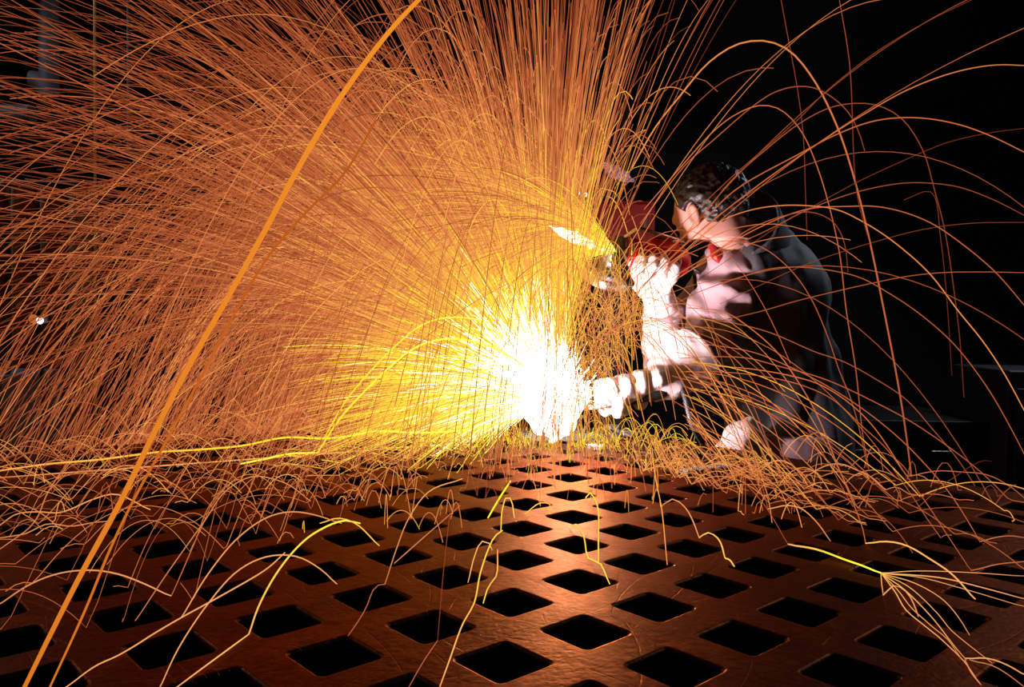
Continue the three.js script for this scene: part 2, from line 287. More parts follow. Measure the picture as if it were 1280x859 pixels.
    d = Math.max(d, 0.034 - Math.hypot((f - 0.004) / 0.8, (u + 0.032) / 1.2) - Math.max(0, 0.05 - Math.abs(l)) * 5);             // round the ears
    return d;
  };
  const hb2 = bound([HC], 0.13);
  mesh('hair', local(iso(hairF, hb2[0], hb2[1], 0.0032)), M.hair, person);
  // jacket: charcoal, rounded back, hem flaring over the hips, with drapes
  const hemY = J.pelvis.y - 0.2;
  const jacketF = (p) => {
    const y = p.y;
    let d = chain(p, [[J.pelvis.clone().add(V(0.005, -0.2, 0)), 0.175], [J.pelvis, 0.155], [J.belly.clone().add(V(0.01, 0, 0)), 0.138], [J.chest.clone().add(V(0.022, 0, 0)), 0.142], [J.neck.clone().add(V(0.055, -0.02, 0)), 0.075]], 0.08);
    d = smin(d, cone(p, J.shL.clone().add(V(0.03, 0, 0)), J.shR.clone().add(V(0.03, 0, 0)), 0.085, 0.085), 0.06);
    const ang = Math.atan2(p.z - J.belly.z, p.x - J.belly.x);
    const fold = 0.012 * Math.sin(ang * 9 + 5 * noise.noise(p.x * 3, p.y * 3, p.z * 3)) * smooth(J.chest.y - y, -0.1, 0.4) + 0.014 * fbm(V(p.x * 1.7, p.y * 0.8, p.z * 1.7), 7) + 0.008 * Math.abs(noise.noise(p.x * 14, p.y * 8, p.z * 14));
    d -= fold;
    d = Math.max(d, hemY - y, -(cone(p, J.neck.clone().add(V(-0.02, 0, 0)), neckB.clone().addScaledVector(fw, 0.05), 0.078, 0.085)));
    return Math.max(d, -d - 0.02);
  };
  const jb = bound([J.pelvis, J.chest, J.neck, J.shL, J.shR], 0.22); jb[0].y = hemY - 0.03;
  mesh('jacket', local(iso(jacketF, jb[0], jb[1], 0.009)), M.jacket, person);
  // pale apron flap bulging towards the table, lit by the flash
  const AP = [[at(937, 527, 2.2), 0.016], [at(926, 545, 2.19), 0.034], [at(914, 566, 2.18), 0.036], [at(918, 600, 2.19), 0.04]], AQ = [[at(937, 545, 2.22), 0.03], [at(946, 572, 2.24), 0.045], [at(950, 610, 2.26), 0.05]];
  const ab = bound([...AP, ...AQ].map((k) => k[0]), 0.08);
  mesh('apron', local(iso((p) => smin(chain(p, AP, 0.03), chain(p, AQ, 0.03), 0.012) - 0.006 * fbm(p, 20, 4), ab[0], ab[1], 0.0055)), M.leather, person);
  // standing collar
  const collarF = (p) => { const a = J.neck.clone().add(V(0.045, -0.01, 0)), b = neckB.clone().add(V(0.035, 0.03, 0)); const d = Math.abs(cone(p, a, b, 0.088, 0.094)) - 0.005; const t = p.clone().sub(a).dot(b.clone().sub(a)) / a.distanceToSquared(b); return Math.max(d, -t * 0.08, (t - 0.85) * 0.08, -(p.x - a.x + 0.055)); };
  const cb = bound([J.neck, neckB], 0.16);
  mesh('collar', local(iso(collarF, cb[0], cb[1], 0.005)), M.jacket, person);
  // red scarf end at the throat
  mesh('neckerchief', local(iso((p) => chain(p, [[at(890, 308, 2.16), 0.011], [at(897, 320, 2.15), 0.014], [at(903, 334, 2.15), 0.006]], 0.01) - 0.004 * noise.noise(p.x * 70, p.y * 70, p.z * 70), at(870, 360, 2.25).min(at(920, 290, 2.05)), at(920, 285, 2.05).max(at(870, 360, 2.25)).max(at(915, 285, 2.25)), 0.004)), M.redPaint, person);
  // pale sleeves with folds
  const sleeve = (s, e, w, k, ph) => {
    const f = (p) => {
      const se = e.clone().sub(s), t = p.clone().sub(s).dot(se) / se.lengthSq(), ew = w.clone().sub(e), t2 = p.clone().sub(e).dot(ew) / ew.lengthSq();
      let d = chain(p, [[s, 0.078 * k], [s.clone().lerp(e, 0.5), 0.068 * k], [e, 0.062 * k], [w, 0.05 * k]], 0.04);
      d -= 0.010 * Math.sin(t * 20 + 6 * noise.noise(p.x * 7 + ph, p.y * 7, p.z * 7)) * (t2 > 0 ? 0.15 : 1) + 0.013 * fbm(p, 13, ph) + 0.006 * noise.noise(p.x * 40, p.y * 18, p.z * 40);
      return Math.max(d, (t2 - 0.98) * ew.length());
    };
    const b = bound([s, e, w], 0.12); return local(iso(f, b[0], b[1], 0.0065));
  };
  mesh('sleeve', sleeve(J.shL, J.elL, J.wrL, 1, 0), M.pale, person);
  mesh('sleeve', sleeve(J.shR, J.elR, J.wrR, 1, 3.3), M.pale, person);
  // trousers and boots
  const trouserF = (p) => { let d = 1e3; for (const s of ['L', 'R']) d = smin(d, chain(p, [[J['hip' + s], 0.125], [J['hip' + s].clone().add(V(-0.045, -0.1, 0)), 0.115], [J['knee' + s], 0.088], [J['ank' + s], 0.075]], 0.05), 0.04); d = smin(d, cone(p, J.hipL, J.hipR, 0.13, 0.13), 0.06); return Math.max(d - 0.008 * fbm(p, 12), 0.06 - p.y, p.y - J.pelvis.y - 0.05); };
  const tb = bound([J.hipL, J.hipR, J.ankL, J.ankR], 0.18); tb[0].y = 0.03;
  mesh('trousers', local(iso(trouserF, tb[0], tb[1], 0.011)), M.pale, person);
  for (const s of ['L', 'R']) { const a = J['ank' + s]; const b = bound([a, a.clone().add(V(-0.16, -0.08, 0))], 0.09); b[0].y = -0.02; mesh('boot', local(iso((p) => Math.max(smin(cone(p, a.clone().add(V(0.02, -0.04, 0)), a.clone().add(V(-0.15, -0.055, 0)), 0.055, 0.046), cone(p, a, a.clone().add(V(0, 0.06, 0)), 0.058, 0.06), 0.03), 0.001 - p.y), b[0], b[1], 0.008)), M.boot, person); }
}
// a gloved fist round a bar: a = along the bar (index finger side), n = from the bar towards the knuckles, b = the way the fingers wrap
function gloveGeo(c, a, n, wrist, rh, cuffEnd, reach = 1, big = 1) {
  const b = a.clone().cross(n).normalize(), rf = 0.0138 * big, F = [];
  const circ = (u, ang, r) => c.clone().addScaledVector(a, u).addScaledVector(n, Math.cos(ang) * r).addScaledVector(b, Math.sin(ang) * r);
  const len = [0.92, 1, 0.95, 0.8];
  for (let k = 0; k < 4; k++) {
    const u = (0.041 - 0.0275 * k) * big, R = rh + rf, L = len[k] * reach;
    F.push([[circ(u * 0.92, -0.15, R + 0.012), rf * 1.12], [circ(u, 0.95 * L, R + 0.004), rf * 1.08], [circ(u * 1.02, 1.95 * L, R), rf], [circ(u, 2.7 * L, R), rf * 0.86]]);
  }
  const palm = [0, 1, 2, 3].map((k) => [F[k][0][0], wrist]);
  const thumb = [[wrist.clone().lerp(circ(0.04, -0.9, rh + 0.02), 0.45), 0.021], [circ(0.045, -0.95, rh + 0.018), 0.0175], [circ(0.05, -1.9, rh + 0.013), 0.0155], [circ(0.042, -2.6, rh + 0.012), 0.013]];
  const dir = cuffEnd.clone().sub(wrist).normalize();
  const f = (p) => {
    let d = 1e3; for (const k of F) d = smin(d, chain(p, k, 0.006), 0.005);
    let q = 1e3; for (const [k, w] of palm) q = smin(q, cone(p, k, w, 0.017, 0.03), 0.016);
    d = smin(d, q, 0.01); d = smin(d, chain(p, thumb, 0.008), 0.012);
    const t = p.clone().sub(wrist).dot(dir);
    let g = cone(p, wrist, cuffEnd, 0.042 * (big > 1.2 ? 1.5 : 1), big > 1.2 ? 0.098 : 0.075); g = Math.max(g, t - wrist.distanceTo(cuffEnd) + 0.01, -g - 0.012 - (t < 0.03 ? 1 : 0));
    d = smin(d, g - 0.0008 * Math.sin(t * 60 + p.x * 30 + 3 * noise.noise(p.x * 20, p.y * 20, p.z * 20)) * smooth(t, 0.02, 0.06), 0.02);
    return d - 0.0022 * fbm(p, 45);
  };
  const bx = bound([...F.flat().map((k) => k[0]), ...thumb.map((k) => k[0]), wrist, cuffEnd], 0.09);
  return local(iso(f, bx[0], bx[1], 0.0038));
}
const TORCH_C = at(792, 498, 2.08), TORCH_A = V(-0.93, -0.2, 0.12).normalize();
const TOOL_C = at(814, 322, 2.18), TOOL_A = V(-0.93, 0.12, 0.2).normalize();
{
  const ortho = (v, a) => v.addScaledVector(a, -v.dot(a)).normalize();
  mesh('glove', gloveGeo(TORCH_C, TORCH_A, ortho(V(0.25, 0.9, 0.35), TORCH_A), J.wrL.clone().lerp(TORCH_C, 0.12), 0.017, J.wrL.clone().lerp(J.elL, 0.55), 1, 1.65), M.leather, person);
  mesh('glove', gloveGeo(TOOL_C, TOOL_A.clone(), ortho(V(0.05, -0.9, 0.3), TOOL_A), J.wrR.clone().lerp(TOOL_C, 0.05), 0.041, J.wrR.clone().lerp(J.elR, 0.75), 0.42, 1.15), M.leather, person);
}

// ------------------------------------------------------------------ the tools
{
  const t = thing('grinder', 'red power grinder with bright metal guard held up in the pale glove', 'power tool', TOOL_C);
  const x = TOOL_A, n = V(0.1, 0.8, 0.6).addScaledVector(x, -V(0.1, 0.8, 0.6).dot(x)).normalize(), z = x.clone().cross(n);
  t.quaternion.setFromRotationMatrix(new THREE.Matrix4().makeBasis(x, n, z)); t.scale.setScalar(1.2);
  const lathe = (pts) => new THREE.LatheGeometry(pts.map(([r, h]) => new THREE.Vector2(r, h)), 28).rotateZ(-Math.PI / 2);
  mesh('housing', lathe([[0, -0.085], [0.022, -0.085], [0.031, -0.076], [0.034, -0.05], [0.03, -0.03], [0.029, 0.015], [0.034, 0.04], [0.037, 0.055], [0.036, 0.066], [0, 0.066]]), M.red, t);
  mesh('grip_shell', rbox(0.075, 0.022, 0.044, -0.02, 0.03, 0, 0.01), M.red, t);
  mesh('gear_head', [lathe([[0, 0.062], [0.036, 0.062], [0.034, 0.082], [0.027, 0.1], [0.02, 0.112], [0, 0.115]]), cyl(0.024, 0.04, 0.088, -0.026, 0)], M.steel, t);
  const guard = new THREE.LatheGeometry([[0.02, 0], [0.06, 0], [0.064, -0.004], [0.064, -0.022], [0.061, -0.022], [0.061, -0.005], [0.058, -0.003], [0.02, -0.003]].map(([r, h]) => new THREE.Vector2(r, h)), 36, Math.PI * 0.1, Math.PI * 1.1).translate(0.088, -0.04, 0);
  mesh('guard', guard, M.chrome, t);
  mesh('disc', cyl(0.058, 0.003, 0.088, -0.053, 0, 40), M.darkSteel, t);
  mesh('lever', [rod(V(-0.055, 0.046, 0.012), V(0.05, 0.058, 0.012), 0.0055), rod(V(0.05, 0.058, 0.012), V(0.07, 0.032, 0.012), 0.0055), rbox(0.03, 0.01, 0.02, -0.05, 0.045, 0.012, 0.004)], M.chrome, t);
  mesh('band', [new THREE.TorusGeometry(0.037, 0.004, 8, 32).rotateY(Math.PI / 2).translate(0.058, 0, 0), new THREE.TorusGeometry(0.033, 0.003, 8, 32).rotateY(Math.PI / 2).translate(-0.055, 0, 0)], M.chrome, t);
  mesh('side_handle', new THREE.LatheGeometry([[0, 0], [0.012, 0.002], [0.014, 0.012], [0.018, 0.05], [0.016, 0.085], [0.019, 0.1], [0, 0.108]].map(([r, h]) => new THREE.Vector2(r, h)), 20).rotateX(-Math.PI / 2).translate(0.088, 0.004, -0.03), M.black, t);
  const inv = t.matrix.compose(t.position, t.quaternion, t.scale).clone().invert();
  mesh('cord', tubeOf([V(-0.084, 0, 0), V(-0.11, -0.004, -0.02), at(868, 345, 2.3).applyMatrix4(inv), at(880, 430, 2.31).applyMatrix4(inv), at(893, 520, 2.29).applyMatrix4(inv)], 0.004), M.black, t);
}
{
  const t = thing('welding_torch', 'welding torch with metal neck pointing from the lower glove into the white flash', 'torch', TORCH_C);
  const x = TORCH_A, z = V(0, 0, 1).addScaledVector(x, -x.z).normalize(), y = z.clone().cross(x);
  t.quaternion.setFromRotationMatrix(new THREE.Matrix4().makeBasis(x, y, z));
  const lathe = (pts) => new THREE.LatheGeometry(pts.map(([r, h]) => new THREE.Vector2(r, h)), 24).rotateZ(-Math.PI / 2);
  mesh('handle', lathe([[0, -0.085], [0.013, -0.085], [0.0165, -0.07], [0.0165, 0.05], [0.013, 0.064], [0, 0.065]]), M.black, t);
  mesh('neck', tubeOf([V(0.06, 0, 0), V(0.09, 0.003, 0), V(0.112, 0, 0), V(0.128, -0.006, 0)], 0.0065, 24, 12), M.steel, t);
  mesh('nozzle', rod(V(0.122, -0.003, 0), V(0.156, -0.018, 0), 0.0105, 20, 0.0085), M.chrome, t);
  const inv = new THREE.Matrix4().compose(t.position, t.quaternion, V(1, 1, 1)).invert();
  mesh('cable', tubeOf([V(-0.08, 0, 0), V(-0.12, -0.01, 0.005), ...[at(866, 532, 2.03), at(878, 553, 2.08)].map((p) => p.applyMatrix4(inv))], 0.008), M.black, t);
}

// ------------------------------------------------------------------ work on the table
function tableBlock(name, label, cat, px, py, w, h, d, turn, mat) {
  const p = onPlane(px, py), t = mesh(name, rbox(w, h, d, 0, h / 2 + 0.0006, 0, 0.003), mat); t.position.copy(p); t.rotation.y = turn; tag(t, label, cat); return t;
}
tableBlock('steel_plate', 'flat steel workpiece lying under the white flash on the table', 'workpiece', 706, 549, 0.27, 0.022, 0.1, 0.15, M.darkSteel);
tableBlock('steel_offcut', 'bright steel offcut lying below the lower glove', 'offcut', 764, 545, 0.034, 0.03, 0.03, 0.6, M.steel);
tableBlock('steel_offcut', 'small steel offcut second from the white flash, below the glove wrist', 'offcut', 782, 546, 0.026, 0.018, 0.03, 0.2, M.steel);
tableBlock('steel_offcut', 'flat steel offcut at table edge nearest the pale trousers', 'offcut', 795, 544, 0.03, 0.012, 0.022, 0.9, M.steel);
tableBlock('steel_offcut', 'lilac tinted steel offcut standing just in front of the workpiece', 'offcut', 744, 563, 0.04, 0.014, 0.02, -0.3, M.steel);
tableBlock('steel_bar', 'dull flat bar lying across the holes near the jacket hem', 'bar', 884, 591, 0.14, 0.012, 0.035, 0.55, M.greyPaint);

// ------------------------------------------------------------------ background
{
  const pA = at(776, 270, 3.2), t = structure('column_1', [box(0.09, RH, 0.012, pA.x, RH / 2, pA.z - 0.15), box(0.012, RH, 0.12, pA.x, RH / 2, pA.z - 0.21), box(0.09, RH, 0.012, pA.x, RH / 2, pA.z - 0.27)], M.darkSteel);
  const r = thing('cabinet', 'red metal control cabinet fixed to the dark column behind the grinder', 'cabinet', at(782, 278, 3.225).setZ(pA.z - 0.0235));
  mesh('case', rbox(0.23, 0.17, 0.12, 0, 0, -0.06, 0.008), M.redPaint, r); mesh('door', rbox(0.2, 0.145, 0.012, 0, 0, 0.004, 0.004), M.redPaint, r); mesh('handle', rbox(0.012, 0.04, 0.016, 0.075, 0, 0.016, 0.003), M.steel, r);
  const b = thing('lamp_strip', 'strip of small white lamps above the spark jet', 'lamp', at(718, 240, 3.2));
  mesh('bracket', [rbox(0.17, 0.012, 0.012, 0.02, -0.012, -0.012, 0.003), rod(V(0.1, -0.012, -0.012), V(0.2, -0.012, -0.05), 0.006)], M.darkSteel, b);
  for (const [dx, s] of [[-0.02, 1], [0.006, 0.6], [0.022, 0.9], [0.042, 1.5]]) mesh('bulb', new THREE.SphereGeometry(0.006 * s, 12, 8).translate(dx, -dx * 0.22, 0), M.lampGlow, b);
  const rag = iso((p) => chain(p, [[V(-0.06, 0.02, 0), 0.006], [V(-0.02, 0.022, 0.01), 0.014], [V(0.015, 0, 0), 0.02], [V(0.05, -0.018, 0.006), 0.016], [V(0.078, -0.026, 0), 0.007]], 0.012) - 0.013 * fbm(p, 34, 2), V(-0.11, -0.07, -0.05), V(0.12, 0.07, 0.06), 0.005);
  const g = mesh('rag', rag, M.rag); g.position.copy(at(765, 216, 3.05)); tag(g, 'crumpled lilac rag caught on the dark column above the red cabinet', 'rag');
  const k = thing('hook', 'thin dark hook on the column carrying the lilac rag', 'hook', at(765, 216, 3.05)); mesh('arm', rod(V(0.02, 0, -0.005), V(0.03, 0.004, -0.31), 0.004, 8), M.darkSteel, k);
}
{ // dark steel bench behind the worker
  const a = at(1030, 524, 3.6), b = at(1225, 520, 3.6), y = a.y, t = thing('workbench', 'dark steel workbench with drawers standing behind the worker', 'workbench', V((a.x + b.x) / 2, 0, a.z - 0.3)), w = b.x - a.x + 0.06;
  mesh('worktop', rbox(w, 0.045, 0.62, 0, y - 0.0225, 0, 0.004), M.darkSteel, t);
  mesh('carcass', box(w - 0.05, y - 0.15, 0.54, 0, (y - 0.045 + 0.1) / 2 - 0.002, 0), M.black, t);
  for (let c = 0; c < 2; c++) for (let r = 0; r < 3; r++) { const d = mesh('drawer', rbox(w / 2 - 0.05, 0.17, 0.02, (c - 0.5) * (w / 2 - 0.02), y - 0.15 - r * 0.19, 0.28, 0.004), M.black, t); mesh('handle', [rbox(0.09, 0.01, 0.012, (c - 0.5) * (w / 2 - 0.02), y - 0.135 - r * 0.19, 0.305, 0.003), rbox(0.01, 0.012, 0.02, (c - 0.5) * (w / 2 - 0.02) - 0.035, y - 0.135 - r * 0.19, 0.295, 0.002), rbox(0.01, 0.012, 0.02, (c - 0.5) * (w / 2 - 0.02) + 0.035, y - 0.135 - r * 0.19, 0.295, 0.002)], M.steel, d); }
  for (const s of [-1, 1]) mesh('foot', box(0.06, 0.1, 0.5, s * (w / 2 - 0.06), 0.05, 0), M.darkSteel, t);
  const c = at(1262, 560, 3.5), k = thing('tool_cabinet', 'tall black tool cabinet standing at the end of the dark workbench', 'cabinet', V(c.x + 0.22, 0, c.z - 0.2));
  mesh('case', rbox(0.5, 0.95, 0.45, 0, 0.5, 0, 0.01), M.black, k); for (let r = 0; r < 4; r++) { const d = mesh('drawer', rbox(0.44, 0.18, 0.02, 0, 0.18 + r * 0.21, 0.228, 0.004), M.black, k); mesh('handle', rbox(0.3, 0.012, 0.016, 0, 0.24 + r * 0.21, 0.245, 0.003), M.darkSteel, d); } mesh('plinth', box(0.46, 0.03, 0.4, 0, 0.015, 0), M.darkSteel, k);
}
{ // amber welding curtain, poles, power source and lamps on the far side
  const y1 = at(60, 235, 3.8).y, x0 = at(-60, 300, 3.8).x, x1 = at(116, 300, 3.8).x, z = at(60, 300, 3.8).z, N = 90, P = [], T = [];
  for (let i = 0; i <= N; i++) for (let j = 0; j <= 10; j++) { const u = i / N, ph = u * 30; P.push(lerp(x0, x1, u), lerp(0.12, y1, j / 10), z + 0.03 * Math.sin(ph) + 0.012 * Math.sin(ph * 2.3 + 1) * (1 - j / 14)); if (i < N && j < 10) { const a = i * 11 + j; T.push(a, a + 11, a + 1, a + 1, a + 11, a + 12); } }
  const g = new THREE.BufferGeometry(); g.setAttribute('position', new THREE.Float32BufferAttribute(P, 3)); g.setIndex(T); g.computeVertexNormals();
  const c = thing('welding_curtain', 'amber plastic welding curtain hanging from a rail in folds', 'curtain', V(0, 0, 0)); mesh('sheet', g, M.curtain, c); mesh('rail', rod(V(x0 - 0.1, y1 + 0.02, z), V(x1 + 0.05, y1 + 0.02, z), 0.014), M.darkSteel, c); mesh('post', rod(V(x0 - 0.1, 0, z), V(x0 - 0.1, y1 + 0.03, z), 0.016), M.darkSteel, c);
  const pole = (px, y, d, r, mat, name, label) => { const p = at(px, y, d), t = thing(name, label, 'pole', V(p.x, 0, p.z)); mesh('tube', cyl(r, RH - 0.04, 0, RH / 2 + 0.02, 0, 12), mat, t); mesh('foot_plate', cyl(0.06, 0.012, 0, 0.006, 0, 16), M.darkSteel, t); };
  pole(119, 250, 3.75, 0.0055, M.yellow, 'yellow_pole', 'thin yellow pole standing at the free edge of the amber curtain');
  const gp = at(160, 155, 4.2), t = thing('hanging_tube', 'pale grey tube hanging from the ceiling beyond the yellow pole', 'tube', gp); mesh('rod', cyl(0.006, RH - at(160, 192, 4.2).y, 0, (RH - gp.y) / 2 + (at(160, 192, 4.2).y - gp.y) / 2, 0, 10), M.greyPaint, t); mesh('cap', cyl(0.009, 0.02, 0, at(160, 192, 4.2).y - gp.y, 0, 10), M.greyPaint, t);
  const d = thing('duct', 'dim grey ventilation duct high above the amber curtain', 'duct', at(10, 142, 4.4)); mesh('pipe', cyl(0.05, 0.9, 0, 0, 0, 24).rotateZ(Math.PI / 2).translate(-0.32, 0, 0), M.greyPaint, d); mesh('elbow', new THREE.TorusGeometry(0.09, 0.05, 14, 16, Math.PI / 2).translate(0.13, 0.09, 0).rotateZ(0).scale(1, 1, 1).rotateX(0), M.greyPaint, d); mesh('riser', cyl(0.05, RH - d.position.y - 0.09, 0.22, (RH - d.position.y + 0.09) / 2, 0, 24), M.greyPaint, d);
  const w = at(22, 512, 3.3), m = thing('power_source', 'blue grey welding power source on a trolley before the amber curtain', 'welding machine', V(w.x - 0.05, 0, w.z));
  mesh('case', rbox(0.24, 0.3, 0.42, 0, w.y, 0, 0.012), M.blueGrey, m); mesh('front_panel', rbox(0.2, 0.24, 0.012, 0, w.y, 0.21, 0.004), M.blueGrey, m); mesh('handle', tubeOf([V(-0.08, w.y + 0.14, 0.12), V(-0.08, w.y + 0.19, 0.1), V(0.08, w.y + 0.19, 0.1), V(0.08, w.y + 0.14, 0.12)], 0.008), M.black, m);
  mesh('trolley', [box(0.28, 0.03, 0.46, 0, w.y - 0.165, 0), ...[[-1, -1], [1, -1], [-1, 1], [1, 1]].map(([a, b]) => box(0.025, w.y - 0.24, 0.025, a * 0.12, (w.y - 0.24) / 2 + 0.07, b * 0.2)), box(0.28, 0.03, 0.46, 0, 0.085, 0)], M.darkSteel, m);
  for (const [a, b] of [[-1, -1], [1, -1], [-1, 1], [1, 1]]) mesh('wheel', new THREE.TorusGeometry(0.026, 0.014, 10, 20).rotateY(Math.PI / 2).translate(a * 0.125, 0.041, b * 0.2), M.black, m);
  const l = thing('warning_lamp', 'small white lamp with an orange lens on a post before the curtain', 'lamp', at(50, 401, 2.95)); mesh('bulb', new THREE.SphereGeometry(0.012, 16, 12), M.lampGlow, l); mesh('lens', new THREE.SphereGeometry(0.016, 16, 12).scale(1, 1, 0.8).translate(-0.024, 0.006, 0), M.amberGlow, l); mesh('holder', rbox(0.07, 0.03, 0.02, -0.01, 0.002, -0.024), M.black, l); mesh('post', cyl(0.007, l.position.y - 0.01, -0.01, -l.position.y / 2 - 0.005, -0.03, 10), M.darkSteel, l); mesh('base', cyl(0.07, 0.015, -0.01, -l.position.y + 0.0075, -0.03, 20), M.darkSteel, l);
}

// ------------------------------------------------------------------ flames
{
  const L = [[692, 548, 0.012, 2.05], [690, 520, 0.05, 2.0], [682, 492, 0.06, 1.985], [668, 465, 0.058, 1.99], [646, 438, 0.038, 2.0], [626, 408, 0.01, 2.0]], R = [[702, 518, 0.045, 1.985], [710, 495, 0.042, 1.97], [702, 460, 0.024, 2.0], [706, 432, 0.006, 2.0]];
  const cv = (a) => a.map(([x, y, r, d]) => [at(x, y, d), r]);
  const A = cv(L), B = cv(R), all = [...A, ...B].map((k) => k[0]), b = bound(all, 0.09);
  const f = (p) => smin(chain(p, A, 0.02), chain(p, B, 0.02), 0.015) - 0.022 * fbm(p, 14) - 0.006 * noise.noise(p.x * 45, p.y * 20, p.z * 45);
  tag(mesh('flame', iso(f, b[0], b[1], 0.007), M.whiteHot), 'dazzling white cutting flash standing on the workpiece', 'flame');
  const C = [[757, 314, 0.002, 2.12], [737, 305, 0.009, 2.06], [718, 297, 0.013, 2.0], [702, 290, 0.009, 1.95], [684, 281, 0.002, 1.9]].map(([x, y, r, d]) => [at(x, y, d), r]), c = bound(C.map((k) => k[0]), 0.04);
  tag(mesh('flame', iso((p) => chain(p, C, 0.01) - 0.004 * fbm(p, 40), c[0], c[1], 0.004), M.yellowHot), 'small white-yellow flare of the spark jet thrown by the grinder', 'flame');
}
// ------------------------------------------------------------------ sparks: every trail is a thin glowing thread of real size
const RAMP = [[0, 0.08, 0.015, 0.006], [0.15, 0.27, 0.05, 0.016], [0.3, 0.6, 0.142, 0.045], [0.45, 1.0, 0.36, 0.09], [0.58, 1.08, 0.58, 0.05], [0.7, 1.15, 0.84, 0.03], [0.88, 1.3, 1.15, 0.1], [1.02, 2, 1.9, 1.1], [1.3, 4, 4, 4]];
function hot(h) { h = clamp(h, 0, 1.3); let k = 0; while (k < RAMP.length - 2 && h > RAMP[k + 1][0]) k++; const a = RAMP[k], b = RAMP[k + 1], t = clamp((h - a[0]) / (b[0] - a[0]), 0, 1); return [lerp(a[1], b[1], t), lerp(a[2], b[2], t), lerp(a[3], b[3], t)]; }
class Threads {                                             // gathers threads into one geometry
  constructor() { this.P = []; this.C = []; this.T = []; }
  add(pts, rad, heat, sides = 3, tint = 1) {                // pts: Vector3[], rad and heat: functions of 0..1 along the thread
    const n = pts.length, b = this.P.length / 3, t = V(0, 0, 0), x = V(0, 0, 0), y = V(0, 0, 0);
    for (let i = 0; i < n; i++) {
      t.copy(pts[Math.min(i + 1, n - 1)]).sub(pts[Math.max(i - 1, 0)]).normalize();
      x.set(0.31, 0.2, 0.93).cross(t).normalize(); y.copy(t).cross(x);
      const s = i / (n - 1), r = rad(s), c = hot(heat(s));
      for (let k = 0; k < sides; k++) { const a = k / sides * 2 * Math.PI, u = Math.cos(a) * r, v = Math.sin(a) * r; this.P.push(pts[i].x + x.x * u + y.x * v, pts[i].y + x.y * u + y.y * v, pts[i].z + x.z * u + y.z * v); this.C.push(c[0] * (tint[0] ?? tint), c[1] * (tint[1] ?? tint), c[2] * (tint[2] ?? tint)); }
      if (i) for (let k = 0; k < sides; k++) { const l = (k + 1) % sides, p = b + (i - 1) * sides, q = b + i * sides; this.T.push(p + k, p + l, q + k, p + l, q + l, q + k); }
    }
    for (let k = 1; k + 1 < sides; k++) { const e = b + (n - 1) * sides; this.T.push(b, b + k + 1, b + k, e, e + k, e + k + 1); }
    return this;
  }
  geometry() { const g = new THREE.BufferGeometry(); g.setAttribute('position', new THREE.BufferAttribute(new Float32Array(this.P), 3)); g.setAttribute('color', new THREE.BufferAttribute(new Float32Array(this.C), 3)); g.setIndex(new THREE.BufferAttribute(new Uint32Array(this.T), 1)); return g; }
}
const PX = 1 / FOCAL;                                       // one pixel of the photograph, per metre of distance
function sparkMesh(pts, rad, heat, label, group, sides = 5, tint = 1) {
  const o = pts[0].clone(), g = new Threads().add(pts.map((p) => p.clone().sub(o)), rad, heat, sides, tint).geometry();
  const m = mesh('glowing_spark', g, hotMat); m.position.copy(o); m.castShadow = false; tag(m, label, 'spark', group); return m;
}
// a trail followed from the photograph: label, group, width in pixels, heat at both ends, distance at both ends (0: where it meets the table), points
function trail(label, group, w, h0, h1, d0, d1, ...xy) {
  const n = xy.length / 2, q = []; let L = 0; const s = [0];
  for (let i = 1; i < n; i++) { L += Math.hypot(xy[2 * i] - xy[2 * i - 2], xy[2 * i + 1] - xy[2 * i - 1]); s.push(L); }
  const a = d0 || depthOf(onPlane(xy[0], xy[1])) * 0.998, b = d1 || depthOf(onPlane(xy[2 * n - 2], xy[2 * n - 1])) * 0.998;
  const dep = (t) => 1 / lerp(1 / a, 1 / b, t);
  for (let i = 0; i < n; i++) q.push(V(xy[2 * i], xy[2 * i + 1], 0));
  const m = Math.max(8, Math.min(60, Math.round(L / 9))), c = new THREE.CatmullRomCurve3(q, false, 'centripetal');
  const pts = c.getSpacedPoints(m).map((p, i) => at(p.x, p.y, dep(i / m)));
  for (const p of pts) if (p.y < TABLE_Y + 0.0015 && onPlaneInside(p)) p.y = TABLE_Y + 0.0015;
  return sparkMesh(pts, (t) => 0.39 * w * PX * dep(t) * (0.75 + 0.25 * Math.sin(Math.min(1, 4 * Math.min(t, 1 - t)) * 1.57)), (t) => Math.min(0.86, lerp(h0, h1, t) - (h0 < 0.41 ? 0.05 : 0)), label, group, 5, w >= 4 ? [0.95, 0.84, 0.25] : d0 + d1 === 0 ? [1.05, 1.22, 1.5] : 1);   // the hops are the palest
}
const onPlaneInside = (p) => { const x = p.x + 0.010557 * CAM_H, z = p.z + 2.33657 * CAM_H, i = (GC * x - GS * z) / GP, j = (-GS * x - GC * z) / GP; return i < I1 + 1.1 && j < J1 + 1.1; };
